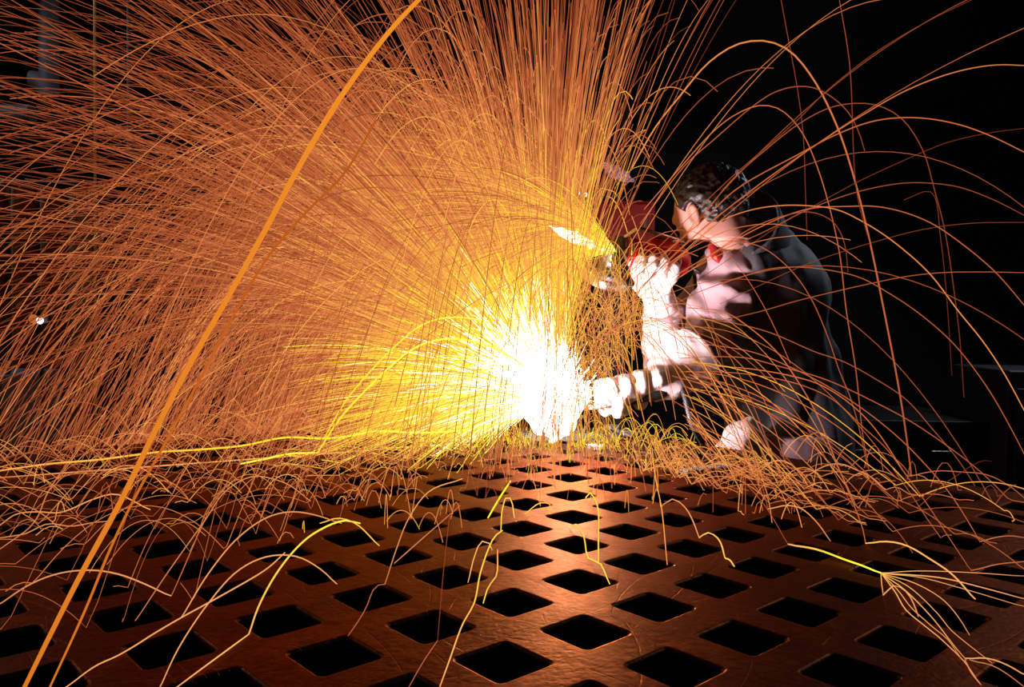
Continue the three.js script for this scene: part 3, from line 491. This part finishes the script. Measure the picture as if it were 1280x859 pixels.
// several hops from touch point to touch point on the table: touch pixels with the height in pixels of the hop before each
{
  const R = 'spark arches over the dark workshop';
  trail('brightest orange spark arch above the head of the worker', null, 2.6, 0.42, 0.2, 1.9, 1.75, 790, 210, 820, 158, 850, 120, 885, 79, 920, 56, 948, 50.6, 969, 54, 990, 66, 1018, 101, 1046, 157, 1067, 220, 1088, 305, 1103, 378, 1123, 482, 1134, 553, 1146, 655);
  trail('dim nearly straight spark climbing out at the picture top past the head', R, 1.1, 0.3, 0.16, 1.95, 1.7, 760, 372, 850, 283, 913, 223, 997, 150, 1032, 115, 1094, 66, 1157, 28, 1218, -2);
  trail('highest of the orange spark arches leaving by the dark side edge', R, 1.8, 0.32, 0.4, 1.95, 1.6, 800, 360, 878, 287, 950, 230, 1004, 192, 1046, 164, 1073, 147, 1129, 115, 1175, 96, 1213, 85.6, 1248, 81, 1284, 82);
  trail('second highest of the orange spark arches leaving by the dark side edge', R, 1.8, 0.32, 0.36, 1.95, 1.6, 790, 350, 878, 276, 920, 237, 1000, 192, 1046, 168, 1094, 151, 1143, 147, 1192, 154, 1234, 168, 1284, 192);
  trail('fading orange arch that turns down into the darkness farthest from the worker', R, 1.5, 0.34, 0.1, 1.9, 1.7, 820, 328, 871, 279, 913, 227, 955, 189, 1000, 154, 1038, 134.5, 1073, 129, 1101, 133, 1129, 150, 1154, 189, 1168, 237, 1181, 288, 1192, 359, 1200, 426, 1205, 497);
  trail('small orange arch ending in mid air above the shoulder', R, 1.6, 0.36, 0.2, 1.9, 1.8, 800, 280, 857, 206, 892, 175, 941, 133, 969, 115, 997, 108, 1018, 110, 1038, 120, 1060, 140, 1073, 164, 1081, 189);
  trail('orange arch beginning over the dark hair and dropping behind the jacket', R, 1.6, 0.4, 0.26, 1.9, 1.7, 805, 262, 850, 210, 892, 164, 920, 143, 948, 132, 969, 134, 986, 145, 1004, 168, 1018, 199, 1032, 241, 1049, 314, 1058, 389, 1070, 464, 1078, 540, 1086, 587);
  trail('dim spark falling almost straight down past the raised head', null, 1.2, 0.22, 0.14, 1.9, 1.8, 976, -2, 986, 52, 997, 112, 1004, 168, 1007, 244, 1009, 300);
  trail('flat orange arch that leaves the shoulder and crosses three other arches', R, 1.3, 0.3, 0.22, 1.95, 1.6, 880, 322, 955, 290, 1004, 265, 1046, 248, 1087, 236, 1129, 229, 1164, 229, 1199, 234, 1238, 248, 1284, 271);
  trail('long orange arch from the neck leaving low at the dark edge', R, 1.6, 0.38, 0.3, 1.95, 1.6, 840, 347, 920, 300, 948, 285, 990, 267, 1018, 260, 1060, 258, 1094, 258, 1129, 265, 1164, 279, 1196, 300, 1243, 339, 1284, 386);
  trail('orange spark curving down to the frame edge with a bright knot', null, 1.7, 0.38, 0.46, 1.95, 1.55, 830, 340, 871, 300, 902, 276, 941, 262, 976, 257, 1007, 257, 1046, 262, 1080, 278, 1114, 300, 1161, 341, 1198, 389, 1228, 426, 1254, 465, 1284, 520);
  trail('short hooked orange arch ending just beside the shoulder', R, 1.5, 0.36, 0.16, 1.95, 1.7, 860, 340, 920, 297, 944, 283, 983, 269, 1011, 265, 1032, 271, 1046, 283, 1056, 306, 1060, 340);
  trail('faint straight thread rising gently to the dark edge', R, 1.0, 0.2, 0.14, 1.95, 1.7, 880, 345, 990, 272, 1018, 257, 1073, 227, 1129, 201, 1185, 178, 1238, 166, 1284, 160);
  trail('faint thread crossing the shoulder and flattening toward the dark edge', R, 1.0, 0.2, 0.2, 1.95, 1.7, 900, 380, 941, 361, 1012, 329, 1109, 298, 1164, 285, 1217, 279, 1284, 278);
  trail('almost level orange spark line at mid height in the dark', R, 1.4, 0.26, 0.28, 1.95, 1.6, 905, 400, 952, 389, 997, 376, 1042, 365, 1086, 355, 1131, 346, 1176, 341, 1228, 340, 1284, 341);
  trail('broad orange arch from the jacket front down to the dark edge', R, 1.4, 0.3, 0.3, 1.95, 1.6, 870, 366, 922, 348, 963, 336, 1000, 334, 1038, 338, 1075, 347, 1112, 367, 1153, 395, 1194, 432, 1235, 486, 1265, 538, 1284, 575);
  trail('orange arch from the throat falling along the back of the jacket', R, 1.4, 0.34, 0.24, 1.95, 1.8, 850, 322, 900, 302, 922, 302, 952, 309, 986, 335, 1012, 370, 1034, 419, 1049, 463, 1064, 500, 1078, 553, 1084, 585);
  trail('steep falling thread that enters from the picture top beside the brightest arch', R, 1.2, 0.26, 0.14, 1.9, 1.7, 1049, -2, 1062, 80, 1071, 240, 1088, 307); 
  trail('very dim vertical thread alone in the darkness', R, 1.0, 0.2, 0.08, 1.9, 1.8, 1130, 250, 1164, 240, 1176, 300, 1184, 380, 1190, 470);
  const S = 'sparks falling in front of the jacket';
  trail('orange spark curve ending where the lively hop begins', S, 1.7, 0.36, 0.34, 1.85, 0, 860, 385, 905, 390, 940, 412, 971, 440, 989, 464, 1019, 514, 1045, 577, 1078, 660, 1082, 680);
  trail('orange spark curve falling past the workbench beyond the table corner', S, 1.3, 0.32, 0.24, 1.85, 1.7, 850, 398, 905, 402, 960, 415, 1019, 440, 1054, 452, 1093, 473, 1132, 499, 1167, 538, 1197, 574, 1221, 611);
  trail('upper one of the close spark curves that land together at the table edge', S, 1.6, 0.36, 0.36, 1.85, 0, 850, 455, 900, 458, 944, 462, 989, 470, 1025, 481, 1063, 505, 1093, 535, 1134, 596);
  trail('longest orange spark curve, running past the jacket hem onto the dark plate', S, 1.3, 0.34, 0.3, 1.85, 0, 850, 465, 900, 465, 950, 470, 1000, 481, 1040, 499, 1080, 535, 1107, 560, 1134, 596, 1160, 632, 1188, 675, 1214, 714);
  trail('orange spark curve leaving the picture lowest on the dark side', S, 1.5, 0.32, 0.28, 1.85, 1.5, 850, 448, 900, 446, 936, 448, 974, 458, 1019, 470, 1048, 481, 1090, 501, 1137, 526, 1182, 556, 1227, 591, 1284, 648);
  trail('orange spark curve that bounces close to the frame edge', S, 1.5, 0.32, 0.32, 1.85, 0, 880, 430, 940, 440, 990, 460, 1031, 481, 1078, 511, 1123, 547, 1155, 579, 1188, 618, 1215, 660, 1225, 678);
  trail('short spark curve down the middle of the jacket front', S, 1.3, 0.36, 0.28, 1.85, 1.8, 850, 420, 880, 425, 920, 450, 950, 490, 970, 540, 985, 585, 1000, 600);
  trail('low spark curve starting beside the cuff of the lower glove', S, 1.3, 0.36, 0.28, 1.85, 1.8, 840, 470, 880, 482, 915, 505, 945, 540, 970, 580, 985, 608);
  trail('steep spark curve crossing the pale trousers to the table', S, 1.2, 0.34, 0.26, 1.85, 0, 845, 440, 875, 450, 900, 480, 925, 530, 945, 580, 960, 636);
  trail('spark curve that lands at the start of the bright yellow slide', S, 1.2, 0.34, 0.26, 1.85, 0, 840, 500, 862, 515, 892, 560, 928, 600, 956, 632, 985, 681);
  trail('faint bounced spark rising from the table towards the dark wall', null, 1.0, 0.26, 0.06, 0, 1.6, 1147, 635, 1178, 607, 1200, 592, 1215, 582, 1228, 576, 1240, 577);
  const Hp = 'spark hops near the table edge';
  trail('lively orange hop beginning at the table beyond the steel bar', null, 2.6, 0.5, 0.44, 0, 0, 1082, 680, 1107, 677, 1133, 682, 1161, 698, 1190, 718, 1219, 750);
  trail('low orange hop nearest the far table edge beyond the worker', Hp, 1.4, 0.36, 0.3, 0, 0, 1134, 596, 1150, 594, 1165, 603, 1175, 605, 1188, 607);
  trail('longer orange hop over the far table edge running out to the frame', Hp, 1.4, 0.34, 0.26, 0, 0, 1134, 596, 1170, 589, 1200, 590, 1235, 594, 1265, 610, 1284, 626);
  trail('orange hop at the frame edge above the last hop', Hp, 1.5, 0.36, 0.3, 0, 0, 1225, 678, 1240, 673, 1262, 670, 1284, 673);
  trail('lowest orange hop at the frame edge beside the burst', Hp, 1.5, 0.36, 0.3, 0, 0, 1214, 714, 1232, 709, 1250, 705, 1284, 702);
  trail('orange hop before the jacket hem', Hp, 1.8, 0.4, 0.42, 0, 0, 1008, 596, 1030, 583, 1050, 580, 1072, 588, 1090, 597, 1107, 613);
  trail('tiny hop that follows the hop before the jacket hem', Hp, 1.6, 0.36, 0.34, 0, 0, 1107, 613, 1118, 609, 1128, 612, 1136, 618, 1155, 621);
  trail('orange hop in front of the steel bar over dark holes', Hp, 1.8, 0.44, 0.34, 0, 0, 960, 637, 982, 632, 1000, 635, 1021, 653, 1038, 677);
  trail('bright yellow spark sliding along the table until it bursts', null, 3.0, 0.42, 0.86, 0, 0, 985, 681, 1021, 687, 1057, 700, 1080, 708, 1101, 717);
  const Bg = 'threads of the spark burst on the table', D = 'orange thread flung from the point where the sliding yellow spark bursts';
  const bs = [[1.2, 1143, 714, 1215, 716, 1284, 721], [1.8, 1140, 719, 1179, 723, 1233, 736, 1284, 750], [1.4, 1143, 729, 1179, 750, 1201, 776, 1212, 795], [1.7, 1129, 736, 1165, 772, 1190, 804, 1208, 826], [1.7, 1118, 743, 1134, 775, 1165, 790, 1186, 808, 1206, 828, 1226, 857], [1.5, 1102, 730, 1104, 745], [1.3, 1135, 733, 1170, 765, 1195, 795, 1240, 830], [1.3, 1122, 738, 1140, 765, 1160, 780, 1185, 800, 1200, 822], [1.1, 1150, 722, 1200, 735, 1284, 760]];
  for (const [w, ...q] of bs) trail(D, Bg, w, 0.5, 0.36, 0, 0, 1101, 717, ...q);
  trail('small bright hop below the burst of the sliding spark', null, 2.0, 0.46, 0.36, 0, 0, 1104, 745, 1118, 732, 1133, 740, 1143, 757, 1148, 772);
  trail(D, Bg, 2.0, 0.44, 0.4, 0, 0, 1206, 824, 1233, 823, 1258, 831, 1284, 846); trail(D, Bg, 2.0, 0.4, 0.4, 0, 0, 1206, 826, 1215, 845, 1226, 857); trail(D, Bg, 1.5, 0.4, 0.34, 0, 0, 1212, 826, 1240, 832, 1262, 845, 1284, 862);
  trail('hooked spark hop between steel bar and table front', null, 2.4, 0.46, 0.52, 0, 0, 874, 673, 884, 666, 894, 670, 901, 679, 906, 698); trail('short bright end of the hooked spark hop', null, 2.6, 0.56, 0.46, 0, 0, 906, 698, 912, 700, 918, 709);
  trail('tall rounded spark arch landing before the hooked hop', null, 1.9, 0.4, 0.46, 0, 0, 826, 634, 841, 624, 856, 634, 866, 651, 874, 673); trail('upright spark line dropping beside the rounded spark arch', null, 1.6, 0.5, 0.44, 1.6, 0, 815, 560, 819, 596, 827, 636, 834, 707);
  // over the front left of the table
  trail('thick blurred-looking orange streak slanting close by across the whole picture', null, 9, 0.43, 0.36, 0.9, 0.62, 527, -4, 500, 24, 470, 60, 420, 130, 370, 215, 330, 290, 280, 380, 240, 450, 193, 540, 150, 628, 100, 720, 62, 795, 29, 862);
  trail('thinner orange streak running beside the thick slanting streak', null, 4.2, 0.3, 0.4, 1.1, 0.56, 470, 150, 430, 217, 384, 264, 338, 317, 293, 392, 256, 463, 204, 558, 167, 625, 137, 688, 108, 759, 61, 862);
  trail('long yellow spark line skimming the table from flash to frame edge', null, 3.2, 0.9, 0.46, 1.8, 1.3, 650, 524, 584, 537, 524, 541, 468, 539, 438, 545, 405, 548, 356, 547, 304, 557, 250, 562, 200, 565, 120, 575, 60, 580, -4, 589);
  trail('second rust coloured line skimming the table under the long yellow line', null, 2.2, 0.6, 0.34, 0, 0, 560, 556, 470, 562, 400, 575, 300, 583, 200, 588, 100, 592, -4, 598);
  trail('brightest white-yellow spark arch springing from the flash', null, 3.0, 1.0, 0.66, 1.75, 1.5, 655, 458, 640, 447, 606, 431, 576, 424, 550, 424.6, 520, 434, 487, 459, 453, 492, 423, 526, 397, 566);
  trail('yellow slide where the brightest arch lands, ending in a bead', null, 3.4, 0.72, 0.8, 1.5, 1.5, 397, 566, 360, 567.6, 330, 574, 300, 580);
  trail('yellow spark arch just above the brightest arch', null, 2.4, 0.82, 0.66, 1.75, 1.5, 612, 404, 595, 399, 558, 397, 528, 406, 498, 429, 461, 466, 431, 503, 405, 548);
  trail('pale yellow spark arch just below the brightest arch', null, 1.8, 0.84, 0.6, 1.75, 1.55, 600, 448, 572, 447, 535, 451, 498, 464, 457, 488, 430, 515);
  trail('wide flat orange spark hop crossing the thick slanting streak', null, 2.4, 0.4, 0.46, 0, 0, -4, 758, 37, 731, 74, 717, 115, 713, 148, 718, 178, 729, 214, 746);
  trail('steep spark line landing where the wide flat hop begins', null, 1.7, 0.36, 0.34, 1.35, 0, 320, 545, 300, 580, 282, 607, 260, 635, 245, 674, 214, 746);
  trail('spark arch landing steeply beside the wide flat hop', null, 1.7, 0.36, 0.42, 0, 0, 169, 777, 211, 714, 256, 651, 282, 614, 315, 596, 342, 599, 364, 608, 388, 627);
  trail('tall orange spark arch over the third row of holes', null, 2.2, 0.42, 0.36, 0, 0, 226, 774, 260, 718, 297, 673, 334, 647, 364, 640, 394, 644, 427, 655);
  trail('orange spark arch running off the front edge of the picture', null, 2.2, 0.42, 0.42, 0, 0, 199, 862, 223, 811, 260, 755, 297, 714, 334, 696, 371, 696, 401, 712, 421, 731);
  trail('bright yellow spark path bending down over the holes', null, 3.0, 0.46, 0.7, 0, 0, 311, 794, 323, 759, 345, 718, 371, 685, 394, 666, 430, 651, 450, 655); trail('orange bounce below the bright bent spark path', null, 2.4, 0.5, 0.42, 0, 0, 311, 794, 282, 815, 252, 837, 219, 862);
  trail('long wavy spark creeping along the front of the table', null, 2.4, 0.42, 0.42, 0, 0, 80, 862, 119, 833, 163, 813, 193, 792, 226, 774, 275, 755, 330, 726, 356, 692);
  trail('rounded spark hop far out on the dark side of the table', null, 2.0, 0.4, 0.52, 0, 0, -4, 660, 20, 643, 48, 640, 75, 641, 120, 623, 145, 618, 188, 638);
  trail('orange zigzag spark near the frame edge', null, 1.8, 0.4, 0.4, 0, 0, -4, 674, 30, 668, 60, 655, 88, 658, 120, 653, 138, 652); trail('low spark streak meeting the zigzag spark', null, 1.7, 0.38, 0.36, 0, 0, -4, 690, 29, 693, 45, 676, 60, 630, 98, 560);
  // over the front middle of the table
  trail('crooked spark path reaching the bottom of the picture', null, 2.4, 0.44, 0.6, 0, 0, 549, 862, 563, 822, 578, 781, 593, 753, 600, 718, 611, 685, 619, 670, 628, 664); trail('short hooked spark touching the crooked path', null, 2.2, 0.58, 0.44, 0, 0, 604, 755, 611, 733, 620, 724, 622, 688);
  trail('spark hop just behind the crooked path', null, 1.8, 0.44, 0.5, 0, 0, 585, 729, 593, 696, 602, 677, 611, 679, 615, 688); trail('thick short yellow spark over the fourth row of holes', null, 3.0, 0.66, 0.7, 0, 0, 610, 648, 623, 625, 638, 602);
  trail('narrow pale spark loop in front of the flash', null, 1.9, 0.56, 0.56, 0, 0, 626, 666, 628, 636, 634, 620, 639, 625, 643, 648); trail('double spark hop between the two nearest holes', null, 2.2, 0.56, 0.6, 0, 0, 712, 659, 719, 655, 729, 668, 736, 699, 749, 703, 762, 731);
  trail('slim spark loop falling straight onto the table before the workpiece', null, 2.2, 0.6, 0.56, 0, 0, 732, 623, 738, 616, 747, 633, 748, 670, 748, 703); trail('long reddish spark curve over the middle holes', null, 1.8, 0.36, 0.5, 0, 0, 481, 731, 496, 685, 511, 648, 537, 614, 578, 599);
  trail('straight reddish spark leaning over the middle holes', null, 1.7, 0.4, 0.34, 0, 0, 493, 705, 537, 666, 575, 633); trail('dim red wavy spark on the near plate', null, 1.6, 0.28, 0.3, 0, 0, 435, 796, 456, 763, 470, 733, 482, 731); trail('yellow spark hop left of the middle holes', null, 2.0, 0.5, 0.52, 0, 0, 400, 655, 422, 648, 445, 655, 474, 683);
  trail('short red spark at the very front of the table', null, 1.6, 0.28, 0.3, 0, 0, 510, 862, 530, 826, 547, 802); trail('faint upright line above the short red spark', null, 1.1, 0.2, 0.24, 0, 1.4, 547, 802, 554, 726, 563, 651); trail('small pale spark hop beside the reflected glare', null, 1.6, 0.56, 0.5, 0, 0, 656, 643, 675, 629, 688, 631, 686, 642);
}
// the rest flies: thrown, slowed by the air, falling, bouncing off the table
function fly(p0, v0, k, life, out, gap = 0.034, step = 0.003) {
  const p = p0.clone(), v = v0.clone(), pts = [p.clone()], ts = [0]; let nb = 0, t = 0;
  while (t < life) {
    const s = v.length() * k; v.x -= v.x * s * step; v.z -= v.z * s * step; v.y -= (v.y * s + 9.81) * step; p.addScaledVector(v, step); t += step;
    let mark = false;
    if (p.y < TABLE_Y + 0.003 && v.y < 0) {
      if (!onPlaneInside(p)) { if (p.y < 0.02) break; } else if (p.y > TABLE_Y - 0.1) {
        p.y = TABLE_Y + 0.003; pts.push(p.clone()); ts.push(t); if (++nb > out) break;
        v.y *= -U(0.25, 0.5); v.x *= U(0.45, 0.8); v.z *= U(0.45, 0.8); const a = gauss() * 0.4, c = Math.cos(a), sn = Math.sin(a), vx = v.x; v.x = vx * c - v.z * sn; v.z = vx * sn + v.z * c; mark = true;
      }
    }
    const last = pts[pts.length - 1];
    if (!mark && (last.distanceTo(p) > (nb ? Math.min(gap, 0.012) : gap) || t >= life)) { pts.push(p.clone()); ts.push(t); }
  }
  return [pts, ts];
}
const flown = [];
function launch(fam, p0, v0, k, life, w, h0, tau, bounces = 2, from = 0, gap = 0.034) {
  const [pts, ts] = fly(p0, v0, k, life, bounces, gap);
  if (pts.length < 3) return;
  let c0 = Math.floor(from * pts.length); if (fam === 3) { c0 = pts.findIndex((p) => { const [x, y] = pix(p); return x > 852 || y < 425 || (x > 735 && y > 545); }); if (c0 < 0) return; }
  c0 = Math.min(c0, pts.length - 3); const P = pts.slice(c0), T = ts.slice(c0);
  const d = Math.max(0.25, depthOf(P[P.length >> 1])); let L = 0, inside = 0, far = 0;
  for (let i = 0; i < P.length; i++) { const [x, y, dd] = pix(P[i]); if (dd < 0.35) return; if (x > 0 && x < W && y > 0 && y < H) inside++; if (i) { const [a, b] = pix(P[i - 1]); L += Math.hypot(x - a, y - b); } far = Math.max(far, x); }
  if (!inside) return;
  const D = [0]; for (let i = 1; i < pts.length; i++) D.push(D[i - 1] + pts[i].distanceTo(pts[i - 1]));
  const n = P.length - 1, dim = fam === 2 ? U(0.75, 1.05) : 0.52 + 0.6 * rnd();
  const heat = (s) => {                                       // a spark cools as it flies
    const f = s * n, i = Math.min(n - 1, Math.floor(f)), t = lerp(D[c0 + i], D[c0 + i + 1], f - i) / 5;
    return (h0 * Math.exp(-t / tau) + 0.09) * lerp(1, dim, Math.min(1, t / 0.06)) + (fam === 0 ? 0.36 : fam === 1 && h0 > 0.56 ? 0.1 : 0) * Math.exp(-t / 0.055);
  };
  flown.push({ fam, P, tint: U(0.8, 1.1), r: 0.5 * w * PX * Math.min(d, 2.6), heat, show: L * w * inside / P.length });
}
const dirOf = (phi, psi) => V(-Math.cos(phi) * Math.cos(psi), Math.sin(phi), Math.abs(Math.cos(phi)) * Math.sin(psi) + Math.sin(psi) * 0.35);
const RAD = Math.PI / 180, jit = (p, s) => p.clone().add(V(gauss() * s, Math.abs(gauss()) * s, gauss() * s));
const fanSrc = at(684, 512, 2.07);
for (let i = 0; i < 2700; i++) {                             // the big fan: fast threads flying straight up and away
  const phi = (rnd() < 0.46 ? U(26, 62) : rnd() < 0.85 ? U(45, 93) : 93 + 16 * rnd() * rnd()) * RAD, psi = (gauss() * 20 - 8) * RAD, v = 3.2 + 4.6 * rnd();
  launch(0, jit(fanSrc, 0.016), dirOf(phi, psi).multiplyScalar(v), U(0.12, 0.5), U(0.14, 0.46), U(0.6, 1.12), U(0.66, 1.0), U(0.075, 0.18), 2, rnd() < 0.3 ? U(0, 0.4) : 0);
}
for (let i = 0; i < 2100; i++) {                             // slower ones that arch over and rain down
  const phi = (rnd() < 0.75 ? U(45, 82) : U(25, 92)) * RAD, psi = (gauss() * 18 - 24) * RAD, v = 1.9 + 3.0 * Math.pow(rnd(), 0.8);
  launch(0, jit(fanSrc, 0.016), dirOf(phi, psi).multiplyScalar(v), U(0.08, 0.3), U(0.45, 1.1), U(0.6, 1.12), U(0.2, 0.4), U(0.8, 2), 2, U(0.22, 0.62));
}
for (let i = 0; i < 1700; i++) {                             // low flat ones
  const phi = U(-1, 30) * RAD, psi = (gauss() * 20 + 8) * RAD, v = 1.3 + 3.0 * rnd();
  launch(0, jit(fanSrc, 0.012), dirOf(phi, psi).multiplyScalar(v), U(0.2, 0.6), U(0.05, 0.2), U(0.5, 1.05), U(0.85, 1.1), U(0.12, 0.24), 2);
}
for (let i = 0; i < 320; i++) {                              // bright hooks: risen and just turning over
  const phi = U(60, 101) * RAD, psi = gauss() * 20 * RAD, v = 2.0 + 2.4 * rnd();
  launch(0, jit(fanSrc, 0.016), dirOf(phi, psi).multiplyScalar(v), U(0.1, 0.3), U(0.3, 0.56), U(0.7, 1.2), U(0.34, 0.55), 1.2, 1, U(0.35, 0.75), 0.016);
}
for (let i = 0; i < 3300; i++) {                              // short hot threads that make the flare round the flash
  const q = rnd(), phi = (q < 0.65 ? U(-3, 70) : U(50, 90)) * RAD, psi = (gauss() * 30 - 8) * RAD, v = 1.2 + 3.5 * rnd();
  launch(0, jit(at(668, 488, 2.05), 0.03), dirOf(phi, psi).multiplyScalar(v), 1.2, U(0.03, 0.12), U(0.6, 1.2), U(0.9, 1.35), U(0.06, 0.18), 1);
}
for (let i = 0; i < 260; i++) {                               // hot stubble on the near and worker's side of the flash
  const phi = U(70, 185) * RAD, psi = U(30, 80) * RAD;
  launch(0, jit(at(702, 500, 1.93), 0.022), dirOf(phi, psi).multiplyScalar(1 + 2.4 * rnd()), 1, U(0.014, 0.04), U(0.5, 0.9), U(0.85, 1.15), 0.2, 1, 0, 0.012);
}
const jetDir = at(640, 258, 2.1).sub(at(764, 322, 2.1)).normalize(), jx = V(0, 0, 1), jy = jetDir.clone().cross(jx).normalize();
for (let i = 0; i < 1700; i++) {                              // the jet of the grinder
  const a = gauss() * 11 * RAD, b = (gauss() * 15 + 22) * RAD, d = jetDir.clone().addScaledVector(jy, -Math.tan(a)).addScaledVector(jx, Math.tan(b)).normalize();
  launch(1, jit(JET, 0.006), d.multiplyScalar(1.2 + 4 * rnd()), U(0.5, 1.4), U(0.04, 0.22), U(0.5, 1.05), U(0.56, 0.86), U(0.08, 0.2), 2, rnd() < 0.35 ? U(0, 0.3) : 0);
}
for (let i = 0; i < 600; i++) {                              // its white-hot root
  const d = jetDir.clone().addScaledVector(jy, gauss() * 0.085).addScaledVector(jx, 0.42 + gauss() * 0.13).normalize();
  launch(1, JET.clone().addScaledVector(d, 0.01 + 0.12 * rnd()), d.multiplyScalar(2 + 3 * rnd()), 1, U(0.012, 0.05), U(0.6, 1.1), U(0.7, 0.95), 0.2, 1);
}
for (let i = 0; i < 330; i++) {                               // slow curls dropping from the jet, between tool and flash
  const py = U(330, 540), p = at(U(695, lerp(805, 735, smooth(py, 400, 530))), py, 1.9 + gauss() * 0.04), a = U(55, 125) * RAD, v = U(0.6, 1.35);
  launch(1, p, V(Math.cos(a) * v, Math.sin(a) * v, gauss() * 0.2), 0.5, U(0.14, 0.3), U(0.5, 0.85), U(0.3, 0.52), 0.6, 1, 0, 0.009);
}
for (let i = 0; i < 100; i++) {                               // thrown to the worker's side, falling in front of the jacket
  const phi = U(95, 172) * RAD, psi = U(14, 44) * RAD, v = 1.3 + 1.5 * rnd();
  launch(3, jit(at(694, 512, 1.93), 0.012), dirOf(phi, psi).multiplyScalar(v), U(0.2, 0.5), U(0.3, 0.8), U(0.7, 1.3), U(0.3, 0.5), U(0.5, 0.9), 3);
}
for (let i = 0; i < 18; i++) {                                // a few fly high to that side
  const phi = U(92, 135) * RAD, psi = U(4, 34) * RAD, v = 3 + 2.4 * rnd();
  launch(3, jit(at(694, 500, 1.92), 0.012), dirOf(phi, psi).multiplyScalar(v), U(0.2, 0.4), U(0.3, 0.6), U(0.6, 1.1), U(0.3, 0.45), U(0.25, 0.5), 2);
}
for (let i = 0; i < 480; i++) {                              // hops on the table
  const a = U(0, 2 * Math.PI), r = 0.06 + 0.95 * Math.pow(rnd(), 1.6), p = onPlane(690, 556).add(V(Math.cos(a) * r * 1.15, 0.004, Math.abs(Math.sin(a)) * r * (rnd() < 0.25 ? -0.5 : 0.75)));
  if (!onPlaneInside(p)) continue;
  const out = V(Math.cos(a), 0, Math.sin(a) * 0.4 + 0.25), vy = U(0.4, 1.2);
  launch(2, p, out.multiplyScalar(U(0.05, 0.5)).add(V(gauss() * 0.12, vy, gauss() * 0.12)), 0.3, U(0.09, 0.3), U(0.45, 0.95), clamp(0.64 - r * 0.5 + gauss() * 0.1, 0.2, 0.9), 0.5, rnd() < 0.6 ? 0 : 1, 0, 0.009);
}
for (let i = 0; i < 110; i++) {                               // hops further out over the plate
  const right = rnd() < 0.2, py = right ? 568 + 95 * Math.pow(rnd(), 1.6) : 572 + 110 * Math.pow(rnd(), 2.2), p = onPlane(right ? U(780, 1090) : U(-10, 600), py).add(V(0, 0.004, 0)), o = p.clone().sub(ARC).setY(0).normalize();
  launch(2, p, o.multiplyScalar(U(0.15, 0.75)).add(V(gauss() * 0.1, U(0.4, 1.15), gauss() * 0.1 + 0.1)), 0.3, U(0.1, 0.3), U(0.6, 1.2), U(0.24, 0.46), 0.8, rnd() < 0.7 ? 0 : 1, 0, 0.009);
}
for (let i = 0; i < 260; i++) {                               // rain that comes down on the near plate
  const phi = U(40, 96) * RAD, psi = U(12, 50) * RAD, v = U(2.0, 4.4);
  launch(0, jit(fanSrc, 0.016), dirOf(phi, psi).multiplyScalar(v), U(0.08, 0.3), U(0.5, 1.0), U(0.6, 1.1), U(0.22, 0.42), 2, 2, U(0.4, 0.75));
}
flown.sort((a, b) => b.show - a.show);
const single = flown.slice(0, 215), mass = flown.slice(215);
for (const s of single) {                                     // said by look, way of flying and what it crosses
  const n = s.P.length, top = s.P.reduce((m, p) => Math.max(m, p.y), 0), e = s.P[n - 1], q = s.P.map((p) => pix(p)).filter(([x, y]) => x > 0 && x < W && y > 0 && y < H), [mx, my] = q[q.length >> 1], h = s.heat(0.5);
  const tone = h > 0.5 ? 'yellow' : h > 0.33 ? 'orange' : 'rust-red', way = e.y < TABLE_Y + 0.06 ? 'falling to the table' : top - e.y < 0.02 ? 'still climbing' : 'arching over';
  const where = s.fam === 3 ? (my < 300 ? 'above the stooping worker' : 'in front of the jacket') : mx < 170 ? 'before the amber curtain' : mx < 400 ? 'round the thick slanting streak' : mx < 600 ? 'between the thick streak and the white flash' : mx < 700 ? 'straight above the white flash' : 'close to the red cabinet';
  const high = s.fam === 3 || way[0] === 'f' ? '' : my < 110 ? 'very high ' : my < 260 ? 'high ' : my < 420 ? '' : 'low ', length = s.show / (s.r * 2 / PX) > 900 ? 'long ' : '';
  const label = length + tone + ' spark ' + way + ' ' + high + where; sparkMesh(s.P, () => s.r, s.heat, label, label.replace(' spark ', ' sparks '), 3, s.tint);
}
{
  const th = new Threads(); for (const s of mass) th.add(s.P, () => s.r, s.heat, 3, s.tint);
  const m = mesh('spark_shower', th.geometry(), hotMat); m.castShadow = false; tag(m, 'dense shower of countless fine orange and yellow spark threads', 'spark shower', null, 'stuff');
  console.log('threads', mass.length, 'triangles', th.T.length / 3);
}
renderer.render(scene, camera);
